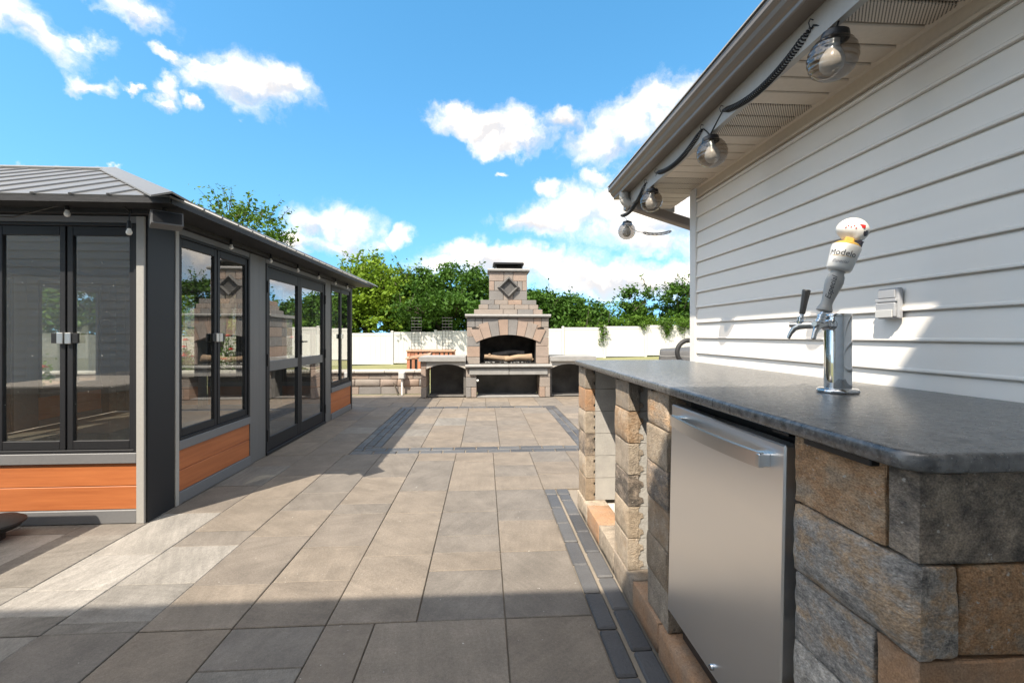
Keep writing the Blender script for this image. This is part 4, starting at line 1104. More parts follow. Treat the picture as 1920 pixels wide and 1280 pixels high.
# small festoon bulbs along the eave beam
def bulb(x, y, z, label):
    t = thing('festoon_bulb', label, 'string light', (x, y, z), 'small white bulbs along the gazebo eave')
    M0 = Matrix.Translation((x, y, z))
    MB().lathe([(0.0, 0.06), (0.01, 0.06), (0.012, 0.03), (0.013, 0.014), (0.0105, 0.012)], 10, M0, close=False).build('socket', 'black_plastic', t, smooth=True)
    MB().lathe([(0.0095, 0.013), (0.012, 0.004), (0.0165, -0.008), (0.0165, -0.016), (0.011, -0.026), (0.0, -0.03)], 14, M0, close=False).build('bulb', 'bulb_white', t, smooth='all')
ords = ['first', 'second', 'third', 'fourth', 'fifth', 'sixth', 'seventh']
for i, y in enumerate((3.2, 3.9, 4.6, 5.25, 5.9, 6.55, 7.1)):
    bulb(-2.09, y, 1.935, ords[i] + " small white bulb from the speaker along the gazebo's long side eave")
bulb(-2.56, 2.96, 1.955, "small white bulb on the gazebo's front eave above the window mullion")
bulb(-2.19, 2.95, 1.845, "white bulb hanging low on a cord beside the gazebo's front corner post")
tag(MB().tube([(-2.19, 2.95, 1.9), (-2.185, 2.95, 1.96), (-2.22, 2.955, 1.99)], 0.004, 5).build('bulb_cord', 'black_plastic'), "short black cord dropping to the low bulb at the gazebo's corner post", 'cord')
tag(MB().tube([(-3.2, 2.99, 1.93), (-2.9, 2.985, 1.925), (-2.56, 2.965, 2.01)], 0.004, 5).build('bulb_cord', 'black_plastic'), 'thin black cord sagging along the gazebo front beam', 'cord')

# ================================================================== fireplace
def build_fireplace():
    F = thing('stone_fireplace', 'tall stone block outdoor fireplace with arched firebox and wood bays', 'fireplace', (0.46, 9.2, 0))
    YL, YU = 8.75, 8.85
    def brk(x0, x1, z0, z1, y0, y1, m='fire_brick', name='stone_block', c=0.006, g=0.003):
        j = random.uniform(-0.003, 0.003)
        return box(name, m, F, x0 + g, x1 - g, y0 + j, y1, z0 + g, z1 - g, c)
    def row(xs, z0, z1, y0, y1, **k):
        for a, b in zip(xs, xs[1:]): brk(a, b, z0, z1, y0, y1, **k)
    # lower piers of the middle bay
    for x0, x1, s in ((-0.351, -0.146, 0), (1.072, 1.277, 1)):
        m = x0 + 0.1 if not s else x1 - 0.1
        row([x0, m, x1], 0.003, 0.2, YL, 9.3); row([x0, x1], 0.2, 0.39, YL, 9.3); row([x0, x1], 0.39, 0.572, YL, 9.3)
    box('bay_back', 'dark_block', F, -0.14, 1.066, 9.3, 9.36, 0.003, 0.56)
    box('bay_floor', 'grey_cap', F, -0.14, 1.066, YL + 0.02, 9.29, 0.003, 0.02)
    row([-0.287, 0.476, 1.226], 0.436, 0.566, YL - 0.035, YL - 0.002, m='grey_cap', name='lintel_stone', c=0.008)
    row([-0.14, 1.066], 0.44, 0.566, YL + 0.01, 8.95, m='grey_cap', name='lintel_stone')
    # hearth slab with a rounded nose
    def nosed(name, x0, x1, yf, yb, z0, z1, m='grey_cap'):
        h = (z1 - z0) / 2; pts = [(yb, z0), (yf + h * 0.8, z0)]
        for k in range(7): a = RAD(-90 - 30 * k); pts.append((yf + h * 0.8 + h * 0.8 * math.cos(a), z0 + h + h * math.sin(a)))
        pts.append((yb, z1))
        MB().prism(pts, 'x', x0, x1).build(name, m, F, smooth=True)
    nosed('hearth_slab', -0.36, 0.465, YL - 0.085, 9.3, 0.576, 0.636); nosed('hearth_slab', 0.469, 1.3, YL - 0.085, 9.3, 0.576, 0.636)
    # firebox jambs
    XL, XR, OL, OR = -0.335, 1.262, -0.083, 1.009
    zs = [0.64, 0.775, 0.976, 1.166, 1.348, 1.543]
    for (a, b, o) in ((XL, OL, 0), (OR, XR, 1)):
        for i in range(3): brk(a, b, zs[i], zs[i + 1], YU, 9.35)
        m = a + 0.12 if not o else b - 0.12
        if not o: row([a, m, b], zs[3], zs[4], YU, 9.35)
        else: row([a, m, b], zs[3], zs[4], YU, 9.35)
    row([XL, XL + 0.16, XL + 0.3, XL + 0.62, XL + 0.98, XL + 1.3, XL + 1.45, XR], zs[4], zs[5], YU, 9.35)
    # arch
    R = 1.397; cxm = (OL + OR) / 2; zc = 1.205 - R
    n = 8; A0, A1 = -26.5, 26.5
    for i in range(n):
        a0 = RAD(A0 + (A1 - A0) * i / n + 0.15); a1 = RAD(A0 + (A1 - A0) * (i + 1) / n - 0.15); ro = R + 0.285 + (0.0, 0.012, 0.0, 0.015, 0.01, 0.0, 0.01, 0.0)[i]
        if i in (0, n - 1): ro -= 0.02
        poly = [(cxm + R * math.sin(a), zc + R * math.cos(a)) for a in (a0, (a0 + a1) / 2, a1)] + [(cxm + ro * math.sin(a), zc + ro * math.cos(a)) for a in (a1, a0)]
        MB().prism(poly, 'y', YU - 0.018 - random.uniform(0, .006), YU + 0.2).build('arch_stone', 'fire_brick', F)
    # fill behind the arch ring so no gap shows above the opening
    poly = [(OL - 0.02, 1.35)] + [(cxm + (R + 0.004) * math.sin(RAD(a)), zc + (R + 0.004) * math.cos(RAD(a))) for a in range(-22, 23, 4)] + [(OR + 0.02, 1.35)]
    MB().prism(poly, 'y', YU + 0.012, YU + 0.3).build('arch_backing', 'soot', F)
    for x in (XL + 0.1, XR - 0.23):
        box('slot_vent', 'soot', F, x, x + 0.13, YU - 0.022, YU - 0.004, 1.315, 1.345)
    box('firebox_back', 'soot', F, OL, OR, 9.36, 9.42, 0.64, 1.5)
    for x in (OL - 0.02, OR): box('firebox_side', 'soot', F, x, x + 0.018, YU + 0.05, 9.36, 0.64, 1.25)
    box('firebox_floor', 'soot', F, OL + 0.02, OR - 0.002, YU - 0.05, 9.35, 0.637, 0.655)
    # body sides and back in courses
    for i in range(5):
        for x0, x1 in ((XL + 0.002, XL + 0.12), (XR - 0.12, XR - 0.002)): brk(x0, x1, zs[i], zs[i + 1], 9.352, 9.6); brk(x0, x1, zs[i], zs[i + 1], 9.602, 9.85)
    box('body_core', 'dark_block', F, XL + 0.125, XR - 0.125, 9.43, 9.84, 0.02, 1.54)
    nosed('mantel_slab', XL - 0.035, 0.463, YU - 0.06, 9.88, 1.545, 1.605); nosed('mantel_slab', 0.466, XR + 0.035, YU - 0.06, 9.88, 1.545, 1.605)
    # stepped shoulders
    for (x0, x1, z0, z1, cuts, yf) in ((-0.2, 1.145, 1.605, 1.7, (0.37, 0.65, 0.96), YU + 0.03), (-0.11, 1.065, 1.7, 1.795, (0.08, 0.3, 0.59, 0.88), YU + 0.07), (-0.075, 1.03, 1.795, 1.89, (0.2, 0.47, 0.74), YU + 0.1)):
        row([x0, *cuts, x1], z0, z1, yf, yf + 0.3); row([x0, *[c + 0.1 for c in cuts[:-1]], x1], z0, z1, yf + 0.3, 9.75)
    # chimney
    CL, CR, YC = 0.098, 0.852, YU + 0.16
    for k, cuts in enumerate(((0.38, 0.57), (0.2, 0.38, 0.66, 0.755), (0.39, 0.57))):
        z0 = 1.89 + k * 0.187
        row([CL, *cuts, CR], z0, z0 + 0.187, YC, YC + 0.25); row([CL, 0.47, CR], z0, z0 + 0.187, YC + 0.25, YC + 0.5)
    nosed('chimney_cap', CL - 0.035, CR + 0.045, YC - 0.05, YC + 0.56, 2.452, 2.512)
    for x in (0.2, 0.73): box('cover_leg', 'black_metal', F, x, x + 0.03, YC + 0.02, YC + 0.45, 2.512, 2.6)
    box('cover_core', 'soot', F, 0.25, 0.71, YC + 0.1, YC + 0.4, 2.512, 2.585)
    MB().prism([(0.17, 2.6), (0.79, 2.6), (0.775, 2.635), (0.185, 2.635)], 'y', YC - 0.03, YC + 0.48).build('cover_lid', 'dark_frame', F)
    # diamond ornament
    cz, cx2, hd = 2.14, 0.48, 0.222; t = 0.062
    D = MB()
    ring = [(0, hd), (hd, 0), (0, -hd), (-hd, 0)]; inn = [(0, hd - t * 1.41), (hd - t * 1.41, 0), (0, -hd + t * 1.41), (-hd + t * 1.41, 0)]
    for i in range(4):
        j = (i + 1) % 4
        b = MB(); o1, o2, i2, i1 = ring[i], ring[j], inn[j], inn[i]
        m1 = ((o1[0] + i1[0]) / 2, (o1[1] + i1[1]) / 2); m2 = ((o2[0] + i2[0]) / 2, (o2[1] + i2[1]) / 2)
        def P(p, y): return Vector((cx2 + p[0], y, cz + p[1]))
        b.v = [P(o1, YC - 0.02), P(o2, YC - 0.02), P(m2, YC - 0.065), P(m1, YC - 0.065), P(i2, YC - 0.02), P(i1, YC - 0.02), P(o1, YC + 0.01), P(o2, YC + 0.01), P(i2, YC + 0.01), P(i1, YC + 0.01)]
        b.f = [[0, 1, 2, 3], [3, 2, 4, 5], [0, 6, 7, 1], [5, 4, 8, 9], [0, 3, 5, 9, 6], [1, 7, 8, 4, 2], [6, 9, 8, 7]]
        b.build('diamond_edge', 'dark_stone', F)
    MB().prism([(cx2 + p[0] * 1.02, cz + p[1] * 1.02) for p in inn], 'y', YC - 0.008, YC + 0.005).build('diamond_face', 'dark_stone', F)
    # wood bays left and right with segmental arch fronts
    for s in (-1, 1):
        mx = lambda x: x if s < 0 else 0.926 - x
        def q(a, b): return (min(mx(a), mx(b)), max(mx(a), mx(b)))
        for z0, z1, xi in ((0.003, 0.2, -1.108), (0.2, 0.4, -1.108), (0.4, 0.56, -1.108)):
            a, b = q(-1.205, xi); brk(a, b, z0, z1, YL, 9.4)
        a, b = q(-1.205, -1.1); brk(a, b, 0.56, 0.698, YL, 9.4)
        # arch panel
        w0, w1 = -1.098, -0.357; c = (w0 + w1) / 2; hw = (w1 - w0) / 2; rise = 0.09; RR = (hw * hw + rise * rise) / (2 * rise)
        pts = [(mx(w0), 0.698), (mx(w1), 0.698)]
        for k in range(13):
            x = w1 - (w1 - w0) * k / 12; pts.append((mx(x), 0.643 - RR + math.sqrt(RR * RR - (x - c) ** 2)))
        MB().prism(pts, 'y', YL - 0.004, YL + 0.12).build('arch_panel', 'pale_cap', F)
        a, b = q(-1.1, -0.357)
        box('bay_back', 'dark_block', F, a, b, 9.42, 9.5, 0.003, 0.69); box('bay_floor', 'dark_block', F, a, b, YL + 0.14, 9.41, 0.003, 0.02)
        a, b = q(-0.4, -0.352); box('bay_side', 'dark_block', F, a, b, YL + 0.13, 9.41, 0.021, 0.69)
        a, b = q(-1.24, -0.352)
        MB().prism([(a, 0.7), (b, 0.7), (b, 0.765), (b - 0.01, 0.785), (a + 0.01, 0.785), (a, 0.765)], 'y', YL - 0.06, 9.55).build('bay_cap', 'grey_cap', F)
    # gas valve on the left pier of the lower bay
    MB().lathe([(0.0, 0.0), (0.02, 0.0), (0.022, 0.012), (0.012, 0.02), (0.0, 0.02)], 14, Matrix.Translation((-0.125, YL + 0.0, 0.33)) @ Matrix.Rotation(RAD(90), 4, 'X'), close=False).build('gas_valve', 'white_plastic', F, smooth=True)
    return OL, OR, YU
OL, OR, YU = build_fireplace()

def log(label, pts, r, m, knob=None):
    P = [Vector(p) for p in pts]; n = 22; b = MB(); path = []; rs = []
    for i in range(n + 1):
        t = i / n * (len(P) - 1); k = min(int(t), len(P) - 2); p = P[k].lerp(P[k + 1], t - k)
        path.append(p + Vector((0, mnoise.noise(p * 3) * 0.012, mnoise.noise(p * 4 + Vector((3, 1, 2))) * 0.012)))
        rs.append((r[0] + (r[1] - r[0]) * i / n) * (1 + 0.12 * mnoise.noise(p * 6 + Vector((7, 7, 7)))))
    b.tube(path, rs, 14)
    t = thing('firewood_log', label, 'log', P[0])
    b.build('trunk', m, t, smooth=True)
    if knob:
        MB().tube([Vector(knob[0]), Vector(knob[1])], [0.035, 0.022], 10).build('branch_stub', m, t, smooth=True)
log('dark weathered log lying at the left of the firebox', [(0.0, 8.97, 0.775), (0.2, 8.98, 0.755), (0.48, 9.0, 0.735)], (0.042, 0.058), 'log', ((0.12, 8.97, 0.77), (0.1, 8.95, 0.83)))
log('pale tan log lying across the right of the firebox', [(0.4, 8.9, 0.728), (0.68, 8.9, 0.765), (0.93, 8.92, 0.765)], (0.045, 0.068), 'log', ((0.9, 8.92, 0.76), (0.955, 8.88, 0.715)))
log('charred log on top at the back of the fire', [(0.16, 9.14, 0.8), (0.5, 9.16, 0.85), (0.8, 9.15, 0.83)], (0.045, 0.05), 'charred_log')
gr = thing('fire_grate', 'black iron grate under the logs in the firebox', 'grate', (0.46, 9.0, 0.656))
for y in (8.88, 9.0, 9.12): MB().tube([(0.0, y, 0.69), (0.92, y, 0.69)], 0.009, 6).build('bar', 'black_metal', gr)
for x in (0.1, 0.35, 0.6, 0.85): MB().tube([(x, 8.84, 0.72), (x, 8.86, 0.68), (x, 9.15, 0.68)], 0.008, 6).build('cross_bar', 'black_metal', gr); box('foot', 'black_metal', gr, x - .008, x + .008, 8.9, 8.916, 0.656, 0.682)
em = MB()
for k in range(40):
    x, y, s = random.uniform(0.02, 0.92), random.uniform(8.83, 8.95), random.uniform(0.008, 0.02)
    em.box(x - s, x + s, y - s, y + s, 0.656, 0.656 + s * 1.3, s * 0.4)
tag(em.build('gravel', 'grey_cap'), 'loose grey lava pebbles at the front of the firebox', 'pebbles', kind='stuff')

# ================================================================== seat wall, outlet post, stick
W = thing('seat_wall', 'low tan stone seat wall with pale cap left of the fireplace', 'wall', (-4.5, 9.4, 0))
for i, (z0, z1) in enumerate(((0.002, 0.15), (0.152, 0.31), (0.312, 0.432))):
    x = -8.6 + (0.2, 0.0, 0.3)[i]
    while x < -1.26:
        x1 = min(x + random.choice([0.44, 0.44, 0.5, 0.34]), -1.235)
        if i == 1:
            rblock(x + .003, x1 - .003, 9.34, 9.62, z0, z1, r=0.012, bulge=0.02, face='-y', amp=0.006, n=6).build('wall_block', 'fire_brick', W, smooth='all')
        else: box('wall_block', 'fire_brick', W, x + .003, x1 - .003, 9.335 + random.uniform(-.003, .003), 9.62, z0, z1, 0.007)
        x = x1
x = -8.6
while x < -1.3:
    x1 = min(x + 0.6, -1.235); box('cap_stone', 'pale_cap', W, x + .002, x1 - .002, 9.29, 9.67, 0.434, 0.488, 0.012); x = x1

t = thing('outlet_post', 'grey outdoor outlet box on a white conduit before the seat wall', 'outlet', (-1.65, 9.25, 0))
MB().tube([(-1.645, 9.25, 0.002), (-1.645, 9.25, 0.32)], 0.02, 10).build('conduit', 'white_plastic', t, smooth=True)
box('box', 'grey_plastic', t, -1.71, -1.585, 9.2, 9.285, 0.32, 0.465, 0.008)
box('cover', 'grey_plastic', t, -1.7, -1.6, 9.185, 9.1995, 0.335, 0.452, 0.004)
st = MB().tube([(-1.72, 9.2, 0.006), (-1.77, 9.26, 0.12), (-1.83, 9.325, 0.235)], [0.012, 0.011, 0.009], 7)
tag(st.build('stick', 'bark', smooth=True), 'thin brown stick leaning on the seat wall beside the outlet post', 'stick')

# ================================================================== white vinyl fence
def build_fence(label, p0, p1, n, zf, loc):
    F = thing('vinyl_fence', label, 'fence', loc)
    p0, p1 = Vector((*p0, 0)), Vector((*p1, 0)); d = (p1 - p0) / n; u = d.normalized(); nrm = Vector((-u.y, u.x, 0)); H = 1.66
    ang = math.atan2(u.y, u.x)
    def obx(name, par, a0, a1, hw, z0, z1, base, c=0.006):
        b = MB().box(a0, a1, -hw, hw, z0, z1, c)
        return b.xf(Matrix.Translation(base) @ Matrix.Rotation(ang, 4, 'Z')).build(name, 'vinyl_white', par)
    for i in range(n + 1):
        p = p0 + d * i; z = zf(p.x, p.y)
        po = obx('post', F, -0.064, 0.064, 0.064, z - 0.05, z + H + 0.04, p)
        cb = MB(); q = p + Vector((0, 0, z + H + 0.042)); w = 0.076
        cb.v = [q + Vector((a * w, b * w, c)) for c in (0, 0.02) for a, b in ((-1, -1), (1, -1), (1, 1), (-1, 1))] + [q + Vector((0, 0, 0.06))]
        cb.f = [[0, 1, 5, 4], [1, 2, 6, 5], [2, 3, 7, 6], [3, 0, 4, 7], [4, 5, 8], [5, 6, 8], [6, 7, 8], [7, 4, 8], [3, 2, 1, 0]]
        cb.build('post_cap', 'vinyl_white', po)
        if i == n: break
        z = (z + zf(p0.x + d.x * (i + 1), p0.y + d.y * (i + 1))) / 2; ln = d.length
        obx('top_rail', F, 0.066, ln - 0.066, 0.028, z + H - 0.14, z + H, p); obx('bottom_rail', F, 0.066, ln - 0.066, 0.028, z + 0.04, z + 0.18, p)
        m = 8; w = (ln - 0.14) / m
        for k in range(m): obx('board', F, 0.07 + k * w + 0.001, 0.07 + (k + 1) * w - 0.001, 0.018, z + 0.181, z + H - 0.141, p, 0.004)
FY = 24.0
build_fence('long white vinyl privacy fence across the back of the lawn', (-15.97, FY), (13.13, FY), 13, lawn_z, (-1.4, FY, -0.3))
build_fence('white vinyl fence returning along the side lawn behind the gazebo', (-16.1, FY - 0.4), (-16.1, 3.2), 9, lambda x, y: lawn_z(-13, y), (-16.1, 13, -0.5))

# ================================================================== trees
def leaf_mesh(name, centers, size, m, parent, squash=0.55, jitter=0.6, up=0.35):
    c = np.asarray(centers, dtype=np.float64); n = len(c)
    nrm = rng.normal(size=(n, 3)); nrm[:, 2] = np.abs(nrm[:, 2]) + up; nrm /= np.linalg.norm(nrm, axis=1, keepdims=True)
    a = rng.normal(size=(n, 3)); a -= nrm * (a * nrm).sum(1, keepdims=True); a /= np.linalg.norm(a, axis=1, keepdims=True); b = np.cross(nrm, a)
    s = size * (1 + jitter * rng.uniform(-1, 1, (n, 1)))
    bend = nrm * s * 0.12
    vs = np.stack([c - a * s, c + b * s * squash - bend + a * s * 0.1, c + a * s, c - b * s * squash - bend + a * s * 0.1], 1).reshape(-1, 3)
    org = c.mean(0)
    me = bpy.data.meshes.new(name); me.vertices.add(4 * n); me.vertices.foreach_set('co', (vs - org).ravel())
    me.loops.add(4 * n); me.loops.foreach_set('vertex_index', np.arange(4 * n, dtype=np.int32))
    me.polygons.add(n); me.polygons.foreach_set('loop_start', np.arange(0, 4 * n, 4, dtype=np.int32)); me.update(calc_edges=True)
    me.materials.append(MATS[m])
    o = bpy.data.objects.new(name, me); C.objects.link(o); o.location = Vector(org) - WL[parent.name]; o.parent = parent; WL[o.name] = Vector(org)
    return o

def crown_points(lobes, clumps, per, spread):
    pts = []
    vol = np.array([r[0] * r[1] * r[2] for _, r in lobes]); pr = vol / vol.sum()
    ks = rng.choice(len(lobes), clumps, p=pr)
    for k in ks:
        c, r = lobes[k]
        d = rng.normal(size=3); d /= np.linalg.norm(d)
        q = np.array(c) + d * np.array(r) * rng.uniform(0.3, 1.0) ** 0.45 * rng.uniform(0.92, 1.1)
        s = spread * rng.uniform(0.5, 1.25); m = int(per * rng.uniform(0.5, 1.4))
        e = rng.normal(size=(m, 3)) * s * np.array([1, 1, 0.62])
        pts.append(q + e)
    return np.concatenate(pts)

def tree(label, base, lobes, clumps, per, spread, size, m, trunk_r, name='tree', twigs=0, group='trees beyond the fence', cat='tree'):
    base = Vector(base); T = thing(name, label, cat, base, group)
    tb = MB(); top = Vector((base.x, base.y, 0)); lc = np.array([l[0] for l in lobes]); cz = Vector(lc.mean(0))
    h0 = base.z + (cz.z - base.z) * 0.45
    fork = base.lerp(cz, 0.45); fork.z = h0
    tb.tube([base - Vector((0, 0, 0.1)), base.lerp(fork, 0.4) + Vector((0.05, 0, 0)), fork], [trunk_r * 1.25, trunk_r, trunk_r * 0.8], 9)
    for c, r in lobes:
        c = Vector(c); mid = fork.lerp(c, 0.5) + Vector((random.uniform(-.2, .2), random.uniform(-.2, .2), 0.25))
        tb.tube([fork, mid, c + Vector((0, 0, r[2] * 0.5))], [trunk_r * 0.55, trunk_r * 0.35, trunk_r * 0.08], 6)
        for _ in range(5):
            e = c + Vector((random.uniform(-1, 1) * r[0], random.uniform(-1, 1) * r[1], random.uniform(-.5, 1) * r[2])) * 0.8
            tb.tube([mid, mid.lerp(e, 0.55) + Vector((0, 0, 0.1)), e], [trunk_r * 0.2, trunk_r * 0.12, trunk_r * 0.03], 4, cap=False)
    pts = crown_points(lobes, clumps, per, spread)
    for _ in range(twigs):
        c, r = lobes[random.randrange(len(lobes))]
        a = random.uniform(0, 6.28); s = Vector((c[0] + math.cos(a) * r[0] * random.uniform(.2, .95), c[1] + math.sin(a) * r[1] * random.uniform(.2, .95), c[2] + r[2] * random.uniform(.35, .85)))
        d = Vector((random.uniform(-.6, .6), random.uniform(-.6, .6), random.uniform(.4, 1.2))); ln = random.uniform(0.5, 1.2)
        tb.tube([s, s + d * ln * 0.5 + Vector((0, 0, .05)), s + d * ln], [0.018, 0.012, 0.004], 4, cap=False)
        k = random.randint(10, 26); tt = rng.uniform(0.1, 1.05, (k, 1))
        pts = np.concatenate([pts, np.array(s) + tt * np.array(d) * ln + rng.normal(size=(k, 3)) * 0.11])
    tb.build('trunk', 'bark', T, smooth='all', recalc=False)
    leaf_mesh('crown', pts, size, m, T)
    return T

def Z0(x, y): return lawn_z(max(-13, min(13, x)), y)
L3 = lambda *a: [((x, y, z), (rx, ry, rz)) for x, y, z, rx, ry, rz in a]
# tall airy tree standing behind the gazebo
tree('tall airy green tree rising above the gazebo roof', (-12.9, 22.4, Z0(-12.9, 22.4)), L3((-12.7, 22.3, 5.9, 1.3, 1.2, 1.1), (-10.9, 22.2, 5.8, 1.5, 1.3, 1.3), (-11.7, 22.2, 6.4, 1.1, 1.0, .8), (-9.8, 22.3, 4.9, .9, .9, .9), (-11.8, 22.2, 4.6, 2.0, 1.6, 1.1)),
     150, 42, 0.26, 0.085, 'leaf_mid', 0.2, 'deciduous_tree', twigs=70)
tree('bright yellow green tree just right of the gazebo roof', (-6.6, 26.4, Z0(-6.6, 26)), L3((-6.9, 26.2, 3.4, 1.9, 1.6, 1.5), (-5.3, 26.0, 3.2, 1.6, 1.5, 1.3), (-6.6, 26.2, 4.6, 1.3, 1.2, 1.1), (-6.4, 25.6, 1.9, 2.4, 1.3, 0.9), (-8.0, 26.2, 2.6, 1.4, 1.4, 1.4)),
     330, 70, 0.27, 0.1, 'leaf_bright', 0.2, 'deciduous_tree', twigs=70)
tree('dense dark green tree left of the chimney', (-1.9, 27.0, Z0(-1.9, 27)), L3((-3.3, 26.4, 3.2, 1.7, 1.6, 1.6), (-1.6, 26.4, 3.7, 1.8, 1.7, 1.5), (-0.3, 26.5, 3.1, 1.3, 1.5, 1.6), (-2.3, 25.4, 2.0, 2.6, 1.7, 0.8), (-4.6, 26.4, 2.5, 1.2, 1.4, 1.5), (-2.2, 24.2, 2.9, 1.7, 1.0, 0.7), (-3.7, 23.5, 2.55, 1.2, 0.7, 0.45), (-1.3, 23.4, 2.6, 1.2, 0.7, 0.45)),
     420, 75, 0.27, 0.095, 'leaf_dark', 0.22, 'deciduous_tree', twigs=14)
tree('medium green tree overlapping the bright tree and the dark tree', (-4.3, 27.6, Z0(-4.3, 27)), L3((-4.6, 27.2, 3.5, 1.5, 1.3, 1.5), (-4.2, 27.2, 2.4, 1.7, 1.4, 1.2)), 170, 70, 0.26, 0.1, 'leaf_mid', 0.18, 'deciduous_tree', twigs=24)
tree('broad green tree right of the chimney', (4.4, 27.0, Z0(4.4, 27)), L3((3.2, 26.6, 2.6, 1.6, 1.5, 1.2), (5.0, 26.6, 2.5, 1.6, 1.5, 1.0), (6.6, 26.6, 2.1, 1.5, 1.4, 0.8), (1.7, 26.8, 2.3, 1.5, 1.4, 1.2), (4.2, 25.8, 1.6, 3.0, 1.0, 0.8)),
     420, 72, 0.25, 0.095, 'leaf_dark', 0.2, 'deciduous_tree', twigs=16)
tree('young tree with upswept branches above the right end of the fence', (9.2, 27.2, Z0(9, 27)), L3((8.8, 27.0, 3.1, 0.75, 0.7, 1.05), (9.75, 27.0, 3.0, 0.75, 0.7, 1.0), (9.2, 27.0, 2.2, 1.0, 0.9, 0.8)), 95, 60, 0.2, 0.085, 'leaf_dark', 0.11, 'deciduous_tree', twigs=26)
tree('young tree half hidden behind the house corner', (12.0, 27.2, Z0(12, 27)), L3((11.6, 27.0, 3.2, 0.9, 0.8, 1.2), (12.6, 27.0, 3.1, 1.0, 0.8, 1.2), (11.9, 27.0, 2.2, 1.2, 1.0, 0.8)), 120, 60, 0.2, 0.085, 'leaf_dark', 0.12, 'deciduous_tree', twigs=26)
tree('flowering green hedge spilling over the right part of the fence', (9.4, 25.0, Z0(9.4, 25)), L3((7.2, 24.9, 1.5, 1.4, 0.6, 0.5), (8.8, 24.9, 1.6, 1.4, 0.65, 0.6), (10.6, 24.8, 1.65, 1.5, 0.7, 0.6), (12.4, 24.8, 1.75, 1.5, 0.7, 0.6), (5.8, 25.1, 1.4, 1.4, 0.6, 0.5)), 190, 70, 0.2, 0.07, 'leaf_mid', 0.06, 'hedge', twigs=10, group=None, cat='hedge')
# more of the same wood to the left, seen through the gazebo glass
for i, (x, y, h, m, w) in enumerate(((-10.6, 28.0, 4.2, 'leaf_mid', 'rounded green tree behind the fence, seen through the gazebo doors'), (-14.8, 27.4, 4.6, 'leaf_bright', 'pale green tree in the far corner behind the gazebo'),
                                     (-19.5, 21.0, 4.8, 'leaf_mid', 'green tree behind the side fence near its far corner'), (-19.8, 15.0, 5.0, 'leaf_bright', 'large light green tree behind the middle of the side fence'), (-19.6, 9.5, 4.6, 'leaf_mid', 'green tree behind the near end of the side fence'))):
    tree(w, (x, y, Z0(x, y)), L3((x - 1.4, y, h - 1.5, 1.6, 1.6, 1.5), (x + 1.4, y + .3, h - 1.7, 1.7, 1.7, 1.4), (x, y, h - 0.6, 1.7, 1.5, 1.3), (x, y - .3, h - 2.9, 2.6, 2.0, 1.1)), 210, 62, 0.3, 0.12, m, 0.2, 'deciduous_tree', twigs=20)

# vines over the fence
def vine(label, x, drop, n, y=FY - 0.1):
    z = Z0(x, FY) + 1.7; T = thing('climbing_vine', label, 'vine', (x, y, z), 'vines hanging over the fence')
    pts = []; b = MB()
    for k in range(n):
        a = Vector((x + random.uniform(-.3, .3), y + 0.1, z + random.uniform(0, .15))); P = [a]; ln = drop * random.uniform(0.35, 1.0)
        for j in range(8):
            a = a + Vector((random.uniform(-.06, .09), -0.05 if j < 3 else random.uniform(-.02, .02), -ln / 8 if j else 0.03)); P.append(a)
        b.tube(P, 0.006, 4, cap=False)
        for p in P:
            for _ in range(7): pts.append(np.array(p) + rng.normal(size=3) * np.array([0.08, 0.05, 0.07]))
    b.build('stem', 'bark', T, recalc=False)
    leaf_mesh('leaves', np.array(pts), 0.05, 'leaf_mid', T)
vine('leafy vine trailing down the fence below the broad tree', 6.3, 1.35, 5)
vine('thick leafy vine hanging over the fence beside the last post', 9.65, 0.95, 9)
vine('short leafy vine hanging over the fence next to the house corner', 10.7, 0.6, 8)
vine('small leafy vine tip peeking over the middle of the right fence', 8.6, 0.3, 3)

# rose bushes seen through the gazebo
def rose(x, y, h, label, z=None):
    z = -0.16 if z is None else z
    T = thing('rose_bush', label, 'rose bush', (x, y, z), 'red rose bushes around the gazebo')
    b = MB(); pts = []
    for k in range(14):
        a = random.uniform(0, 6.28); e = Vector((x + math.cos(a) * random.uniform(.1, .45), y + math.sin(a) * random.uniform(.1, .45), z + h * random.uniform(.6, 1.0)))
        b.tube([(x, y, z), ((x + e.x) / 2, (y + e.y) / 2, z + (e.z - z) * 0.6), e], [0.012, 0.008, 0.004], 5, cap=False)
        for _ in range(45): pts.append(np.array(Vector((x, y, z + .2)).lerp(e, random.uniform(.3, 1))) + rng.normal(size=3) * 0.09)
        if k < 9:
            fl = MB()
            for s in range(3):
                fl.lathe([(0.012, -0.02), (0.032 + s * 0.012, 0.0 - s * 0.008), (0.026 + s * 0.016, 0.022 - s * 0.012)], 7, Matrix.Translation(e) @ Matrix.Rotation(s * 0.4, 4, 'Z'), close=False)
            fl.build('rose_flower', 'rose_red', T, recalc=False)
    b.build('stems', 'bark', T, recalc=False)
    leaf_mesh('leaves', np.array(pts), 0.035, 'leaf_mid', T)
rose(-5.35, 9.95, 1.45, 'red rose bush behind the seat wall, seen through the side window'); rose(-4.5, 10.0, 1.35, 'red rose bush behind the seat wall, seen through the glass door')
rose(-6.9, 7.2, 0.95, 'red rose bush beyond the front window of the gazebo'); rose(-7.3, 6.4, 0.85, 'low red rose bush at the edge of the front window'); rose(-6.2, 10.1, 1.3, 'red rose bush at the back corner of the gazebo')

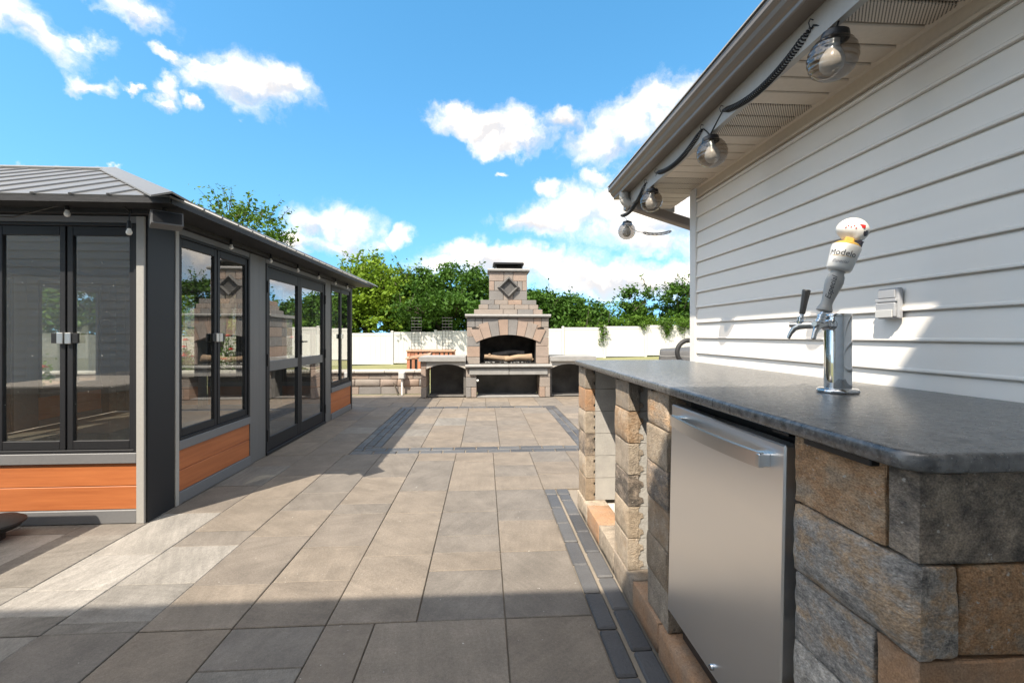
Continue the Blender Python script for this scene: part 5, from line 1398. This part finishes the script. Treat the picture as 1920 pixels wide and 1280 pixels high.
# ================================================================== wooden planter with trellises on the lawn
def build_planter():
    x0, x1, y0, y1 = -3.28, -1.32, 19.7, 20.6; zg = Z0(-2.3, 20); zt = 0.56
    P = thing('wooden_planter', 'red cedar slatted planter box on the lawn before the fence', 'planter', (-2.3, 20.1, zg))
    box('liner', 'black_plastic', P, x0 + 0.04, x1 - 0.04, y0 + 0.04, y1 - 0.04, zg, zt - 0.12)
    x = x0
    while x < x1 - 0.05: box('slat', 'cedar', P, x, x + 0.13, y0, y0 + 0.03, zg - 0.02, zt - 0.07, 0.003); x += 0.19 if random.random() < .6 else 0.15
    for xx in (x0 - 0.02, x1 - 0.01): box('side_board', 'cedar', P, xx, xx + 0.03, y0 + .031, y1, zg - 0.02, zt - 0.07)
    box('back_board', 'cedar', P, x0 + .015, x1 - .015, y1 - .03, y1, zg - 0.02, zt - 0.07)
    m = (x0 + x1) / 2
    box('top_rail', 'cedar_top', P, x0 - 0.05, m - 0.02, y0 - 0.05, y0 + 0.1, zt - 0.065, zt, 0.005); box('top_rail', 'cedar_top', P, m - 0.015, x1 + 0.05, y0 - 0.05, y0 + 0.1, zt - 0.075, zt - 0.01, 0.005)
    box('top_rail', 'cedar_top', P, x0 - 0.05, x1 + 0.05, y1 - 0.1, y1 + 0.05, zt - 0.065, zt, 0.005)
    for xx in (x0 - 0.049, x1 - 0.1): box('top_rail', 'cedar_top', P, xx, xx + 0.149, y0 + 0.101, y1 - 0.101, zt - 0.065, zt, 0.005)
    for i, xx in enumerate((x0 + 0.1, x1 - 0.52)):
        T = thing('trellis', ('black wire trellis standing in the planter, nearer the gazebo', 'black wire trellis standing in the planter, nearer the fireplace')[i], 'trellis', (xx + .21, 20.2, zt - .12), 'trellises in the planter')
        for k in range(4): MB().tube([(xx + k * 0.14, 20.2, zt - 0.12), (xx + k * 0.14, 20.2, 1.93)], 0.009, 5).build('upright', 'black_metal', T)
        for k in range(11): MB().tube([(xx - 0.02, 20.19, zt + 0.02 + k * 0.138), (xx + 0.44, 20.19, zt + 0.02 + k * 0.138)], 0.008, 5).build('crossbar', 'black_metal', T)
    S = thing('wooden_step_box', 'small slanted cedar frame box in front of the planter', 'box', (-2.8, 19.2, zg))
    b = MB().box(-0.5, 0.5, -0.35, 0.35, -0.03, 0.03, 0.004)
    Mx = Matrix.Translation((-2.72, 19.1, 0.33)) @ Matrix.Rotation(RAD(-9), 4, 'Y') @ Matrix.Rotation(RAD(4), 4, 'X')
    for q in ((-0.5, 0.5, -0.35, -0.27), (-0.5, 0.5, 0.27, 0.35), (-0.5, -0.4, -0.269, 0.269), (0.4, 0.5, -0.269, 0.269)): MB().box(*q, -0.025, 0.025, 0.003).xf(Mx).build('rim_board', 'cedar_top', S)
    for xx in (-3.15, -2.95, -2.72, -2.5, -2.36): box('slat', 'cedar', S, xx, xx + 0.12, 18.78, 18.81, zg - .02, 0.25, 0.003)
    box('liner', 'black_plastic', S, -3.12, -2.3, 18.83, 19.4, zg - .02, 0.2)
build_planter()

# ================================================================== covered furniture and ring beyond the house corner
t = thing('furniture_cover', 'dark grey stitched cover over boxy furniture beyond the house corner', 'cover', (4.2, 9.4, 0))
cv = MB(); X0, X1, Y0_, Y1_ = 3.52, 5.4, 8.9, 10.3
lv = [(-0.16, 0.06, 0), (0.3, 0.04, 1), (0.7, 0.01, 1), (0.86, 0.0, 0), (0.885, -0.02, 0)]
rings = []
for z, o_, wv in lv:
    ring = []
    per = [(X0 + (X1 - X0) * k / 16, Y0_) for k in range(16)] + [(X1, Y0_ + (Y1_ - Y0_) * k / 12) for k in range(12)] + [(X1 - (X1 - X0) * k / 16, Y1_) for k in range(16)] + [(X0, Y1_ - (Y1_ - Y0_) * k / 12) for k in range(12)]
    for k, (x, y) in enumerate(per):
        c = Vector(((X0 + X1) / 2, (Y0_ + Y1_) / 2, 0)); dd = (Vector((x, y, 0)) - c).normalized()
        ring.append(Vector((x, y, z)) + dd * (o_ + wv * 0.018 * math.sin(k * 1.9)))
    rings.append(ring)
for r in rings: cv.v += r
n = len(rings[0])
for i in range(len(rings) - 1):
    for k in range(n): cv.f.append([i * n + k, i * n + (k + 1) % n, (i + 1) * n + (k + 1) % n, (i + 1) * n + k])
cv.v.append(Vector(((X0 + X1) / 2, (Y0_ + Y1_) / 2, 0.99))); cv.f += [[(len(rings) - 1) * n + k, (len(rings) - 1) * n + (k + 1) % n, len(cv.v) - 1] for k in range(n)]
RC = Matrix.Translation((3.52, 8.9, 0)) @ Matrix.Rotation(RAD(-21), 4, 'Z') @ Matrix.Translation((-3.52, -8.9, 0))
cv.xf(RC).build('cloth', 'cover_cloth', t, smooth=True)
MB().box(X0 - .012, X1 + .012, Y0_ - .012, Y0_ - .004, 0.775, 0.783).xf(RC).build('seam', 'stitching', t); MB().box(X0 + 0.35, X0 + 0.358, Y0_ - .035, Y0_ - .02, 0.2, 0.77).xf(RC).build('seam', 'stitching', t)
MB().box(X0 - .016, X0 - .008, Y0_, Y1_, 0.775, 0.783).xf(RC).build('seam', 'stitching', t)
rg = MB(); nn = 28; c0 = Vector((3.5, 7.6, 0.905))
for i in range(nn):
    a = 2 * math.pi * i / nn
    for k in range(10):
        b = 2 * math.pi * k / 10; r = 0.205 + 0.04 * math.cos(b); rg.v.append(c0 + Vector((r * math.cos(a), 0.04 * math.sin(b), r * math.sin(a))))
for i in range(nn):
    for k in range(10): rg.f.append([i * 10 + k, i * 10 + (k + 1) % 10, ((i + 1) % nn) * 10 + (k + 1) % 10, ((i + 1) % nn) * 10 + k])
t = thing('hose_ring', 'black rubber ring on a post beside the covered furniture', 'ring', (3.5, 7.62, 0))
rg.build('ring', 'rubber', t, smooth='all')
MB().tube([(3.64, 7.66, 0.0), (3.64, 7.66, 1.05)], 0.022, 8).build('post', 'black_metal', t, smooth=True); MB().tube([(3.64, 7.66, 0.98), (3.59, 7.61, 1.05)], 0.014, 6).build('arm', 'black_metal', t)

# ================================================================== lidded bowl at the picture edge
t = thing('fire_bowl', 'black domed bowl lid at the edge of the patio before the gazebo', 'fire bowl', (-2.88, 2.84, 0))
M0 = Matrix.Translation((-2.88, 2.84, 0.002))
MB().lathe([(0.142, 0.085), (0.15, 0.09), (0.148, 0.1), (0.12, 0.118), (0.07, 0.128), (0.02, 0.131), (0.0, 0.132)], 36, M0, close=False).build('lid', 'rubber', t, smooth=True)
MB().lathe([(0.14, 0.084), (0.12, 0.06), (0.08, 0.045), (0.04, 0.04), (0.0, 0.04)], 30, M0, close=False).build('bowl', 'rubber', t, smooth=True)
MB().lathe([(0.06, 0.0), (0.06, 0.03), (0.05, 0.042)], 24, M0).build('foot', 'rubber', t, smooth=True)
# stone island just left of the picture: its shadow and its reflection are in it
t = thing('stone_island', 'low brown stone island with pale slab top left of the gazebo front', 'counter', (-3.3, 1.7, 0))
for i in range(5):
    z0 = 0.003 + i * 0.152; q = 2.52
    while q > 0.75:
        q1 = max(q - 0.3, 0.72); box('stone_block', 'wall_block', t, -3.72, -2.83, q1 + .002, q - .002, z0, z0 + 0.149, 0.006); q -= 0.3
box('top_slab', 'pale_cap', t, -3.77, -2.78, 0.68, 2.585, 0.765, 0.82, 0.01)
